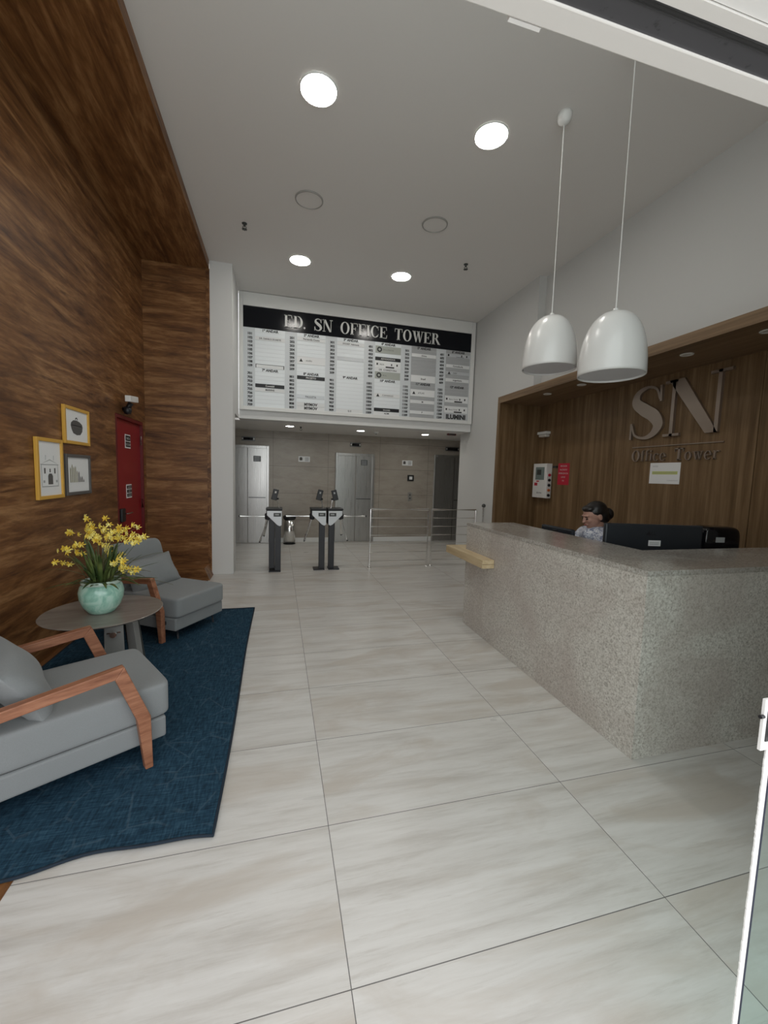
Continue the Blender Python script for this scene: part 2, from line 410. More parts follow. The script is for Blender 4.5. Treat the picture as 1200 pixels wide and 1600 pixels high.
def glyph(ch):
    if ch == 'I': return _stem(.08), .38
    if ch in 'EF':
        g = _stem(.08) + [_rect(.08, .68, 1 - TH, 1), [(.62, 1), (.68, 1), (.70, .72), (.67, .72)], _rect(.2, .50, .49, .49 + TH), _rect(.47, .51, .38, .64)]
        if ch == 'E': g += [_rect(.08, .70, 0, TH), [(.64, 0), (.71, 0), (.74, .3), (.71, .3)]]
        return g, .78 if ch == 'E' else .72
    if ch == 'D': return _stem(.08) + [_rect(.2, .38, 1 - TH, 1), _rect(.2, .38, 0, TH)] + _arc(.36, .5, (.45, .5), (.26, .455), -90, 90), .86
    if ch == 'O': return _arc(.43, .5, (.42, .515), (.23, .47), 0, 360, 40), .88
    if ch == 'C': return _arc(.43, .5, (.42, .515), (.23, .47), 42, 318, 34) + [[(.70, .98), (.745, .98), (.76, .64), (.73, .64)], [(.70, .80), (.76, .66), (.74, .9), (.68, .92)], [(.70, .14), (.76, .30), (.74, .32), (.66, .12)]], .82
    if ch == 'T': return _stem(.30, top=False) + [_rect(.02, .77, 1 - TH, 1), [(.02, 1), (.06, 1), (.05, .70), (.02, .70)], [(.73, 1), (.77, 1), (.77, .70), (.74, .70)]], .80
    if ch == 'R': return _stem(.08) + _arc(.34, .755, (.32, .245), (.14, .20), -90, 90, 18) + [_rect(.2, .36, 1 - TH, 1), _rect(.2, .40, .51, .51 + TH), [(.36, .53), (.52, .53), (.86, .02), (.66, .02)], _rect(.64, .90, 0, TH)], .88
    if ch == 'N': return [_rect(.12, .12 + .05, 0, 1), _rect(.02, .27, 0, TH), _rect(.0, .2, 1 - TH, 1), [(.08, 1), (.30, 1), (.80, 0), (.76, 0), (.58, .0)] if False else [(.06, 1), (.29, 1), (.80, .0), (.64, .0)], _rect(.75, .80, 0, 1), _rect(.65, .92, 1 - TH, 1)], .94
    if ch == 'W': return [[(.08, 1), (.29, 1), (.46, .0), (.38, .0)], [(.40, 0), (.45, 0), (.62, 1), (.57, 1)], [(.50, 1), (.71, 1), (.86, 0), (.78, 0)], [(.80, 0), (.85, 0), (1.06, 1), (1.01, 1)], _rect(.02, .35, 1 - TH, 1), _rect(.46, .76, 1 - TH, 1), _rect(.92, 1.16, 1 - TH, 1)], 1.16
    if ch == 'S': return _stroke([(.60, .72), (.52, .92), (.34, .985), (.15, .90), (.12, .72), (.30, .56), (.50, .42), (.60, .24), (.50, .07), (.32, .01), (.13, .08), (.06, .28)], [.03, .04, .05, .11, .19, .23, .23, .19, .11, .05, .04, .03]) + [[(.59, .98), (.63, .98), (.64, .68), (.60, .68)], [(.02, .32), (.06, .32), (.06, .0), (.02, .0)]], .70
    # lower case, x-height .66
    if ch == 'o': return _arc(.29, .33, (.28, .345), (.15, .31), 0, 360, 30), .60
    if ch == 'c': return _arc(.29, .33, (.28, .345), (.15, .31), 45, 318, 26) + [[(.42, .50), (.52, .50), (.52, .60), (.44, .62)]], .54
    if ch == 'e': return _arc(.29, .33, (.28, .345), (.15, .31), 0, 320, 28) + [_rect(.1, .56, .32, .36)], .58
    if ch == 'i': return _stem(.08, .12, .66, top=False, s=.05) + [_rect(.02, .1, .62, .66), _arc(.14, .86, (.08, .08), (.001, .001), 0, 360, 12)[0]] + _arc(.14, .86, (.08, .08), (.002, .002), 0, 360, 12), .30
    if ch == 'f': return _stem(.1, .12, .82, top=False, s=.05) + _arc(.30, .80, (.20, .20), (.08, .16), 60, 180, 10) + [_rect(.02, .36, .62, .66)], .38
    if ch == 'r': return _stem(.08, .12, .66, top=False, s=.05) + [_rect(.02, .1, .62, .66)] + _arc(.36, .44, (.18, .22), (.14, .15), 50, 160, 10), .46
    if ch == 'w': return [[(.05, .66), (.18, .66), (.32, 0), (.26, 0)], [(.27, 0), (.31, 0), (.44, .66), (.40, .66)], [(.35, .66), (.48, .66), (.60, 0), (.54, 0)], [(.55, 0), (.59, 0), (.76, .66), (.72, .66)], _rect(0, .24, .62, .66), _rect(.3, .52, .62, .66), _rect(.64, .82, .62, .66)], .82
    if ch == '.': return [[(.07 + .08 * math.cos(R(a)), .08 + .08 * math.sin(R(a))) for a in range(0, 360, 30)]], .24
    return [], .62
def serif(bm, s, o, u, v, height, width=None, depth=.012, gap=.06, th=.045, tt=.19):
    global TH, TT
    TH, TT = th, tt
    adv = sum(glyph(c)[1] + gap for c in s); k = (width / (adv * height)) if width else 1
    x = 0; o, u, v = Vector(o), Vector(u), Vector(v)
    for c in s:
        ps, a = glyph(c)
        for p in ps: prism(bm, [((x + q[0]) * height * k, q[1] * height) for q in p], o, u, v, depth)
        x += a + gap
def serif_parts(name, m, parent, s, o, u, v, height, width=None, depth=.012, gap=.06, th=.045, tt=.19):
    global TH, TT
    TH, TT = th, tt
    adv = sum(glyph(c)[1] + gap for c in s); k = (width / (adv * height)) if width else 1
    x = 0; o, u, v = Vector(o), Vector(u), Vector(v)
    for c in s:
        ps, a = glyph(c)
        if ps:
            bm = BM()
            for p in ps: prism(bm, [((x + q[0]) * height * k, q[1] * height) for q in p], o, u, v, depth)
            obj(name, bm, m, parent, world=True)
        x += a + gap
def disc(r, seg=40): return [(r * math.cos(2 * math.pi * i / seg), r * math.sin(2 * math.pi * i / seg)) for i in range(seg)]

# ------------------------------------------------------------------ the room
ZC = 4.458      # ceiling
b = BM(); box(b, -3.2, 5.2, -3, 9.4, -.1, 0); struct('floor', b, 'floor', 'pale streaked stone-look tile floor with dark joints', 'floor')
b = BM(); box(b, -3.2, 5.2, .40, 7.35, ZC, ZC + .1); struct('ceiling', b, 'ceil', 'high grey painted lobby ceiling above the seating and counter', 'ceiling')
# left timber alcove
XL, YR, ZS = -1.80, 6.38, 4.34
b = BM(); box(b, XL - .12, XL, .5, 5.30, 0, ZC); box(b, XL - .12, XL, 6.27, YR, 0, ZC); box(b, XL - .12, XL, 5.30, 6.27, 2.17, ZC)
struct('wall_left', b, 'wood_y', 'left wall clad in dark brown wood laminate with long horizontal grain', 'wall')
b = BM(); box(b, XL - .12, -.985, YR, YR + .12, 0, ZC); struct('wall_left_return', b, 'wood_x', 'dark wood clad end wall right of the red door', 'wall')
b = BM(); box(b, XL, -.955, .5, YR, ZS, ZC); struct('trim_1', b, 'wood_y', 'dark wood soffit running above the armchairs', 'wall trim')
b = BM(); box(b, -1.0, -.95, YR - .012, YR + .12, 0, ZS); struct('trim_2', b, 'wood_y', 'narrow wood edge strip between wood wall and white pillar', 'wall trim')
b = BM(); box(b, XL, -.95, .5, YR, 0, .003); struct('floor_wood', b, 'wood_y', 'dark wood floor strip under the blue rug', 'floor')
b = BM()
prism(b, [(XL, 0), (-.93, 0), (-1.0, .17), (XL, .17)], (0, YR - .012, 0), (1, 0, 0), (0, 0, 1), .33)
struct('baseboard_left', b, 'wood_x', 'low dark wood plinth at foot of wood end wall behind far armchair', 'baseboard')
# white pillar and wall over the opening
b = BM(); box(b, -.95, -.65, YR + .0, 6.68, 0, 2.43); box(b, -.95, -.65, YR, 7.27, 2.43, ZC); struct('wall_pillar', b, 'wall_white', 'white pillar left of the turnstiles', 'pillar')
b = BM(); box(b, -.65, 3.59, 7.29, 7.55, 2.43, ZC + .1); struct('wall_back_upper', b, 'wall_white', 'white wall band above the elevator lobby opening', 'wall')
b = BM(); box(b, -3.2, 5.2, 7.55, 9.3, 2.43, 2.53); box(b, -3.2, -.95, 6.5, 7.55, 2.43, 2.53); box(b, 3.8, 5.2, 7.29, 7.55, 2.43, 2.53)
struct('ceiling_lobby', b, 'ceil', 'low white ceiling of the elevator lobby', 'ceiling')
b = BM(); box(b, -3.2, 5.2, 9.17, 9.3, 0, 2.43); struct('wall_back', b, 'stone', 'beige grey stone panel wall around the elevator doors', 'wall')
b = BM(); box(b, -.19, 1.23, 9.155, 9.17, 0, .10); box(b, 2.15, 3.59, 9.155, 9.17, 0, .10); struct('baseboard_back', b, 'white', 'pale skirting along the elevator wall', 'baseboard')
b = BM(); box(b, -3.2, -3.1, 6.6, 9.17, 0, 2.43); box(b, -3.1, -.95, 6.55, 6.68, 0, 2.43); struct('wall_lobby_left', b, 'wall', 'grey end wall of the elevator lobby, left side', 'wall')
b = BM(); box(b, 5.1, 5.2, 7.8, 9.17, 0, 2.43); struct('wall_lobby_right', b, 'wall', 'grey end wall of the elevator lobby, right side', 'wall')
# right side
b = BM(); box(b, 3.60, 3.80, 6.28, 7.75, 0, ZC); box(b, 3.60, 3.80, 5.34, 6.28, 2.91, ZC); box(b, 3.8, 5.2, 7.65, 7.8, 0, 2.43)
struct('wall_right', b, 'wall', 'smooth light grey wall between the railing and the wood niche', 'wall')
b = BM()
prism(b, [(3.80, .6), (4.6, .6), (4.6, 5.34), (3.72, 5.34)], (0, 0, 2.912), (1, 0, 0), (0, 1, 0), ZC - 2.912)
struct('wall_right_upper', b, 'wall', 'light grey wall above the wood reception niche', 'wall')
XF, XB, YN, ZN = 3.575, 4.36, 6.20, 2.805
b = BM(); box(b, XB, XB + .04, 4.545, YN, 0, ZN)
box(b, XB, XB + .04, 2.865, 4.538, 0, ZN); box(b, XB, XB + .04, .6, 2.858, 0, ZN); box(b, XB + .02, XB + .06, .6, YN, 0, ZN)
struct('wall_right_niche', b, 'oak_z', 'oak laminate back wall of the reception niche carrying the large letters', 'wall')
b = BM(); box(b, XF, XB + .06, YN, YN + .08, 0, ZN); struct('trim_3', b, 'oak_z', 'oak side jamb of the reception niche beside the grey wall', 'wall trim')
b = BM(); box(b, XF, XB + .06, .6, YN + .08, ZN, 2.91); struct('trim_4', b, 'oak_y', 'oak header and soffit over the reception niche', 'wall trim')
# entrance front
b = BM(); box(b, -3.2, -1.95, .40, .5, 0, ZC); box(b, 1.75, 5.2, .40, .59, 0, ZC)
struct('wall_front', b, 'wall', 'wall on either side of the glass entrance', 'wall')
b = BM(); box(b, -1.95, 1.75, .43, .44, 2.50, ZC); o = struct('window_1', b, 'glass_clear', 'clear transom glass over the entrance header', 'window')
hd = sthing('trim_5', 'white and grey door header with dark track overhead', 'door header', (0, .5, 2.21))
b = BM(); box(b, -1.95, 1.749, .550, .583, 2.21, 2.48); obj('inner_profile', b, 'white_alu', hd, world=True, bevel=.002)
b = BM(); box(b, -1.95, 1.749, .521, .550, 2.213, 2.48); obj('track', b, 'door_lining', hd, world=True)
b = BM(); tube(b, [(-1.95, .515, 2.214), (1.749, .515, 2.214)], .0065, 10); obj('gasket', b, 'rubber', hd, world=True, smooth=True)
b = BM(); box(b, -1.95, 1.749, .493, .511, 2.212, 2.48); obj('outer_profile', b, 'white_alu', hd, world=True)
b = BM(); box(b, -1.95, 1.749, .30, .4915, 2.215, 2.48); obj('outer_panel', b, 'white', hd, world=True)
b = BM(); box(b, .318, .37, .584, .590, 2.211, 2.218); obj('clip', b, 'white', hd, world=True)  # added white strip standing in for a thin bright line, not a real fitting
# glass entrance door, open leaf at the right
dr = sthing('door_5', 'glass entrance door with white edge brush and lock at right edge', 'door', (1.5, .6, 0))
b = BM(); box(b, 1.056, 2.2, .597, .603, .01, 2.2); obj('pane', b, 'glass', dr, world=True)
b = BM()
for k in range(440):
    z = .02 + k * .00495
    j = random.uniform(0, .002)
    box(b, 1.037 - j, 1.051, .5955, .5985, z, z + .0046)
obj('edge_brush', b, 'white', dr, world=True)
b = BM(); box(b, 1.051, 1.056, .5945, .604, .01, 2.2); obj('edge_profile', b, 'navy', dr, world=True)
lk = BM(); box(lk, 1.002, 1.14, .586, .593, .985, 1.100); lk = obj('lock_plate', lk, 'white', dr, world=True, bevel=.001)
b = BM(); box(b, 1.0105, 1.12, .584, .586, 1.006, 1.074); obj('lock_face', b, 'black', lk, world=True)
b = BM(); box(b, 1.014, 1.11, .583, .584, 1.016, 1.064); obj('lock_insert', b, 'darkgrey', lk, world=True)
b = BM(); lathe(b, [(0, 0), (.004, 0), (.004, .010), (0, .010)], (.993, .588, 1.062), 14, 'x'); obj('latch_pin', b, 'black', lk, world=True)

# ------------------------------------------------------------------ doors in the walls
d = sthing('door_1', 'red fire door with two black notice plates at end of wood wall', 'door', (XL, 5.78, 0))
b = BM(); box(b, XL - .085, XL - .03, 5.34, 6.235, .005, 2.125); leaf = obj('door_leaf', b, 'reddoor', d, world=True, bevel=.003)
b = BM(); box(b, XL - .1, XL + .004, 5.30, 5.34, 0, 2.165); box(b, XL - .1, XL + .004, 6.235, 6.27, 0, 2.165); box(b, XL - .1, XL + .004, 5.34, 6.235, 2.125, 2.165); obj('door_frame', b, 'reddark', d, world=True)
for z, rows in ((1.875, ('SAIDA', 'ESCADA')), (1.255, ('MANTER', 'PORTA', 'FECHADA'))):
    zz = z - .085
    b = BM(); box(b, XL - .03, XL - .026, 5.68, 5.86, zz, zz + .17); p = obj('notice_plate', b, 'paper', d, world=True)
    n = len(rows); hh = .15 / n
    b = BM()
    for k in range(n): box(b, XL - .026, XL - .024, 5.69, 5.85, zz + .01 + k * hh + .006, zz + .01 + (k + 1) * hh - .004)
    q = obj('black_field', b, 'black', p, world=True)
    b = BM()
    for k, s in enumerate(rows): text(b, s, (XL - .0235, 5.77, zz + .01 + (n - 1 - k) * hh + hh * .3), (0, 1, 0), (0, 0, 1), hh * .55, align='CENTER')
    obj('plate_lettering', b, 'lettering_white', q, world=True)
b = BM(); box(b, XL - .03, XL + .02, 5.38, 5.50, .90, 1.06); h = obj('lock_box', b, 'black', d, world=True, bevel=.01)
b = BM(); tube(b, [(XL + .03, 5.44, 1.0), (XL + .055, 5.46, 1.0), (XL + .055, 5.60, 1.0)], .010); obj('door_handle', b, 'chrome', h, world=True, smooth=True)
for z in (.3, 1.07, 1.92):
    b = BM(); tube(b, [(XL - .012, 6.235, z - .06), (XL - .012, 6.235, z + .06)], .013); obj('hinge', b, 'chrome' if z > 1.5 else 'reddark', d, world=True, smooth=True)

def elevator(n, x0, x1, zt, split, label, ind, plate):
    e = sthing('door_%d' % n, label, 'elevator door', ((x0 + x1) / 2, 9.15, 0))
    y = 9.165
    b = BM(); box(b, x0, x0 + .05, y - .05, y, 0, zt); box(b, x1 - .05, x1, y - .05, y, 0, zt); box(b, x0 + .05, x1 - .05, y - .05, y, zt - .06, zt); obj('door_frame', b, 'steel', e, world=True, bevel=.003)
    b = BM(); box(b, x0 + .05, split - .007, y - .022, y, .005, zt - .06); obj('door_leaf', b, 'steel', e, world=True)
    b = BM(); box(b, split + .007, x1 - .05, y - .030, y, .005, zt - .06); lf = obj('door_leaf', b, 'steel', e, world=True)
    b = BM(); box(b, split + .02, x1 - .07, y - .0325, y - .030, .98, 1.0); obj('leaf_seam', b, 'steelpanel', lf, world=True)
    if plate:
        c = (split + x1 - .05) / 2
        b = BM(); box(b, c - .075, c + .075, y - .034, y - .030, 1.76, 1.88); pl_ = obj('notice_plate', b, 'darkgrey', lf, world=True)
        b = BM()
        for k in range(4): box(b, c - .06, c + .06, y - .0352, y - .034, 1.775 + k * .026, 1.783 + k * .026)
        obj('plate_lines', b, 'silver', pl_, world=True)
    if ind:
        i = ind
        t = thing('floor_indicator', ind[2], 'indicator', ((i[0] + i[1]) / 2, 9.14, i[3] - .045))
        b = BM(); box(b, i[0], i[1], 9.125, 9.168, i[3] - .045, i[3] + .045); h_ = obj('housing', b, 'steelpanel', t, world=True, bevel=.004)
        b = BM(); box(b, i[0] + .04, i[1] - .04, 9.121, 9.125, i[3] - .03, i[3] + .03); obj('display', b, 'gloss_black', h_, world=True)
        for xx in (i[0] + .02, i[1] - .02):
            b = BM(); box(b, xx - .012, xx + .012, 9.120, 9.125, i[3] - .012, i[3] + .012); obj('indicator_light', b, 'lens_dim', h_, world=True)
elevator(2, -1.15, -.20, 2.10, -.64, 'stainless steel elevator door beside the white pillar', (-.76, -.49, 'black floor indicator above the leftmost elevator', 2.235), True)
elevator(3, 1.24, 2.13, 2.02, 1.70, 'stainless steel elevator door in the middle of the stone wall', (1.56, 1.80, 'floor indicator above the middle elevator', 2.215), True)
elevator(4, 3.60, 4.62, 2.07, 4.12, 'dark stainless steel elevator door partly behind the grey wall', (3.88, 4.22, 'black floor indicator above the rightmost elevator', 2.22), False)
for x, lab in ((.545, 'white paper notice between left and middle elevators'), (2.93, 'white paper notice between middle and right elevators')):
    t = thing('wall_notice', lab, 'sign', (x, 9.165, 1.78), group='notices by the elevators')
    b = BM(); box(b, x - .125, x + .125, 9.163, 9.168, 1.79, 1.91); p = obj('sheet', b, 'paper', t, world=True)
    b = BM(); prism(b, [(-.03, -.03), (.03, -.03), (.03, .03), (0, .045), (-.03, .03)], (x - .07, 9.163, 1.85), (1, 0, 0), (0, 0, 1), .001)
    for k in range(4): box(b, x + .02, x + .10, 9.162, 9.163, 1.81 + k * .022, 1.818 + k * .022)
    obj('printed_symbol', b, 'ink', p, world=True)
t = thing('keypad', 'small black square reader on the stone wall right of the middle elevator', 'reader', (3.02, 9.165, 1.43))
b = BM(); box(b, 2.945, 3.10, 9.14, 9.168, 1.43, 1.57); p = obj('housing', b, 'black', t, world=True, bevel=.004)
b = BM(); box(b, 2.985, 3.06, 9.137, 9.14, 1.465, 1.535); obj('display', b, 'paper', p, world=True)
t = thing('call_button_panel', 'steel call button panel below the black square reader', 'button panel', (3.02, 9.165, .96))
b = BM(); box(b, 2.975, 3.065, 9.155, 9.168, .96, 1.16); p = obj('plate', b, 'steel', t, world=True)
for z in (1.02, 1.10):
    b = BM(); lathe(b, [(0, 0), (.018, 0), (.018, -.008), (0, -.008)], (3.02, 9.155, z), 18, 'y'); obj('button', b, 'darkgrey', p, world=True)

# ------------------------------------------------------------------ ceiling fittings
def ceil_lamp(x, y, z, r, lit, label, group, ring=.018):
    t = thing('ceiling_lamp', label, 'ceiling light', (x, y, z), group=group)
    b = BM(); lathe(b, [(r, -.001), (r + ring, -.001), (r + ring * .9, -.010), (r + .002, -.014), (r, -.012), (r, -.001)]); obj('trim_ring', b, 'ring' if not lit else 'white', t, smooth=True)
    b = BM(); lathe(b, [(0, -.009), (r, -.007), (r, -.001), (0, -.001)]); obj('diffuser', b, lit if lit else 'ceil', t, smooth=False)
    return t
ceil_lamp(.279, 3.40, ZC, .135, 'lamp', 'lit round ceiling lamp, nearest and on the left', 'large ceiling lamps', .01)
ceil_lamp(1.737, 3.40, ZC, .135, 'lamp', 'lit round ceiling lamp near the pendant canopy', 'large ceiling lamps', .01)
ceil_lamp(.27, 5.98, ZC, .135, 'lamp', 'lit round ceiling lamp at far left, above the directory board', 'large ceiling lamps', .01)
ceil_lamp(1.72, 5.98, ZC, .135, 'lamp', 'lit round ceiling lamp at far right, above the directory board', 'large ceiling lamps', .01)
ceil_lamp(.30, 4.69, ZC, .135, None, 'unlit round ceiling plate between the two left lamps', 'unlit ceiling plates', .014)
ceil_lamp(1.735, 4.69, ZC, .135, None, 'unlit round ceiling plate between the two right lamps', 'unlit ceiling plates', .014)
for x, y, l_ in ((.20, 8.0, 'leftmost small downlight in the elevator lobby ceiling'), (1.59, 8.1, 'middle small downlight in the elevator lobby ceiling'), (2.98, 8.15, 'rightmost small downlight in the elevator lobby ceiling')):
    ceil_lamp(x, y, 2.43, .075, 'lamp_small', l_, 'elevator lobby downlights')
for x, y, l_ in ((3.80, 5.28, 'small unlit downlight in the wood soffit nearest the grey wall'), (3.83, 4.62, 'small unlit downlight in the wood soffit behind the larger-looking pendant'), (3.83, 3.20, 'small unlit downlight in the wood soffit above the large letters'), (3.83, 2.52, 'small unlit downlight in the wood soffit at right picture edge')):
    t = thing('niche_downlight', l_, 'ceiling light', (x, y, ZN), group='niche downlights')
    b = BM(); lathe(b, [(.035, -.001), (.058, -.001), (.055, -.008), (.036, -.006), (.035, -.001)]); obj('trim_ring', b, 'white', t, smooth=True)
    b = BM(); lathe(b, [(0, -.003), (.035, -.004), (.035, -.001), (0, -.001)], n=24); obj('lens', b, 'lens_dim', t)
def sprinkler(x, y, z, label, s=1):
    t = thing('sprinkler', label, 'sprinkler', (x, y, z), group='ceiling sprinklers')
    b = BM(); lathe(b, [(0, 0), (.030 * s, 0), (.028 * s, -.008), (.010, -.012), (.010, -.035), (0, -.035)], n=20); obj('escutcheon', b, 'darkgrey', t, smooth=True)
    b = BM(); tube(b, [(.012, 0, -.03), (.022, 0, -.045), (.008, 0, -.065)], .004, 8); tube(b, [(-.012, 0, -.03), (-.022, 0, -.045), (-.008, 0, -.065)], .004, 8); obj('yoke', b, 'darkgrey', t)
    b = BM()
    for k in range(8):
        a = k * math.pi / 4; box(b, .004, .030 * s, -.006, .006, -.068, -.065, Matrix.Rotation(a, 4, 'Z'))
    lathe(b, [(0, -.064), (.012, -.064), (.012, -.069), (0, -.069)], n=12); obj('deflector', b, 'darkgrey', t)
sprinkler(-.406, 5.34, ZC, 'small dark sprinkler on the high ceiling near the wood soffit')
sprinkler(2.467, 5.39, ZC, 'small dark sprinkler on the high ceiling near the grey right wall')
sprinkler(.41, 8.09, 2.43, 'small sprinkler on the low lobby ceiling beside the leftmost downlight', .8)
t = thing('smoke_detector', 'white smoke detector on the elevator lobby ceiling', 'detector', (1.94, 8.23, 2.43))
b = BM(); lathe(b, [(0, 0), (.05, 0), (.05, -.015), (.035, -.035), (0, -.037)], n=24); obj('housing', b, 'white', t, smooth=True)
b = BM(); lathe(b, [(0, -.037), (.012, -.037), (.010, -.048), (0, -.050)], n=14); obj('sensor', b, 'darkgrey', t, smooth=True)
t = thing('exit_fixture', 'small dark red fixture on the lobby ceiling near the rightmost elevator', 'fixture', (3.40, 7.75, 2.43))
b = BM(); box(b, -.09, .09, -.03, .03, -.035, 0); obj('housing', b, 'reddark', t, bevel=.005)
b = BM(); box(b, -.07, .07, -.032, -.030, -.03, -.006); obj('lens', b, 'darkgrey', t)

# pendants
def pendant(x, y, zb, label, big=1):
    t = thing('pendant_lamp', label, 'pendant lamp', (x, y, zb), group='white pendant lamps')
    H_ = .432; Rr = .214
    outer = [(Rr * (1 - (1 - i / 24) ** 2.45) ** (1 / 2.45), H_ * (1 - i / 24)) for i in range(25)]
    outer[0] = (0, H_); outer.insert(1, (Rr * .12, H_ - .0012))
    inner = [(r * .965, z - .012) for r, z in outer[:-1]][::-1]
    b = BM(); lathe(b, outer + [(Rr * .97, 0.0)] + inner, n=64); obj('lamp_shade', b, 'shade', t, smooth=True)
    b = BM(); lathe(b, [(0, .012), (Rr * .945, .012), (Rr * .945, .017), (0, .017)], n=48); obj('diffuser', b, 'shade_in', t)
    b = BM(); lathe(b, [(0, H_ - .004), (.022, H_ - .004), (.016, H_ + .02), (0, H_ + .022)], n=18); obj('cord_grip', b, 'white', t, smooth=True)
    b = BM(); tube(b, [(0, 0, H_ + .015), (0, 0, ZC - zb - .05)], .0042, 8); obj('cord', b, 'white', t)
    b = BM(); top = ZC - zb; lathe(b, [(0, top - .085), (.020, top - .082), (.045, top - .06), (.055, top - .03), (.055, top - .001), (0, top - .001)], n=28); obj('canopy', b, 'white', t, smooth=True)
pendant(2.19, 3.05, 2.475, 'white bell pendant lamp, farther of the two, left one')
pendant(2.24, 2.42, 2.285, 'white bell pendant lamp, nearer of the two, right one')

# ------------------------------------------------------------------ directory board
M['backing'] = mat('pale_backing', (.66, .69, .71), .4)
dbt = thing('directory_board', 'large wall directory with black title band and twelve floor lists', 'directory sign', (1.46, 7.28, 2.57))
Y0 = 7.285
b = BM()
for q in ((-.635, -.575, 2.57, 4.45), (3.50, 3.575, 2.57, 4.45), (-.575, 3.50, 2.57, 2.63), (-.575, 3.50, 4.24, 4.45)): box(b, q[0], q[1], Y0 - .055, Y0, q[2], q[3])
obj('frame', b, 'white', dbt, world=True, bevel=.004)
b = BM(); box(b, -.575, 3.50, Y0 - .03, Y0 - .005, 2.63, 3.905); back = obj('backing', b, 'backing', dbt, world=True)
b = BM(); box(b, -.575, 3.50, Y0 - .036, Y0 - .005, 3.905, 4.24); bandp = obj('title_band', b, 'band', dbt, world=True)
serif_parts('title_letter', 'lettering_white', bandp, 'ED. SN OFFICE TOWER', (.075, Y0 - .036, 3.972), (1, 0, 0), (0, 0, 1), .195, 2.80, .014, .045)
CW, RH = 4.075 / 6, 1.275 / 20
plates = {  # floor: rows -> (rows, material, text)
 1: [(1, 2, 'paper', 'DR. DANILO DUARTE', 0), (8, 9, 'paper', '', 2)], 2: [(0, 1, 'paper', 'Fernanda Couto', 0), (5, 7, 'paper', 'studio', 3)], 3: [(0, 1, 'paper', 'STICKET  Advocacia', 0), (4, 5, 'silver', '', 0)],
 4: [(0, 2, 'ring2', 'M I L E N I O', 4), (3, 4, 'black', 'ADVOGADOS', 1), (4, 6, 'paper', 'REDE', 5), (6, 7, 'paper', 'OR  CORRETORA', 0), (7, 9, 'ring2', 'M I L', 4)],
 5: [(1, 2, 'paper', 'clinica', 0), (7, 9, 'paper', 'Brasil', 0)], 6: [(0, 1, 'silver', '', 5), (3, 4, 'paper', 'Consultoria', 0), (5, 6, 'silver', 'DEX', 3), (7, 8, 'paper', 'engenharia', 0)],
 7: [(3, 4, 'black', 'Contabil', 1), (4, 5, 'paper', 'MARINS', 0)], 8: [(0, 1, 'black', 'PROJETO', 1), (5, 6, 'silver', 'PAULISTA', 0), (7, 8, 'paper', 'MYMOV', 6), (8, 9, 'paper', 'MYMOV', 6)],
 9: [(8, 9, 'paper', 'G S', 0)], 10: [(3, 4, 'paper', 'CAMARGO', 3), (7, 8, 'black', 'imoveis', 1), (8, 9, 'paper', 'ADM', 0)],
 11: [(1, 3, 'paper', 'ATLAS', 3), (4, 5, 'paper', 'M', 0), (7, 8, 'paper', 'P', 0)], 12: [(2, 4, 'paper', 'Banco Verde', 5), (5, 7, 'paper', 'Banco Verde', 5), (7, 9, 'silver', 'ILUMINI', 7)]}
M['ring2'] = mat('sage_plate', (.42, .44, .40), .45)
M['row_light'] = mat('light_name_strip', (.84, .88, .90), .3)
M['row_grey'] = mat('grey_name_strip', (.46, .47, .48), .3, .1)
U, V = (1, 0, 0), (0, 0, 1)
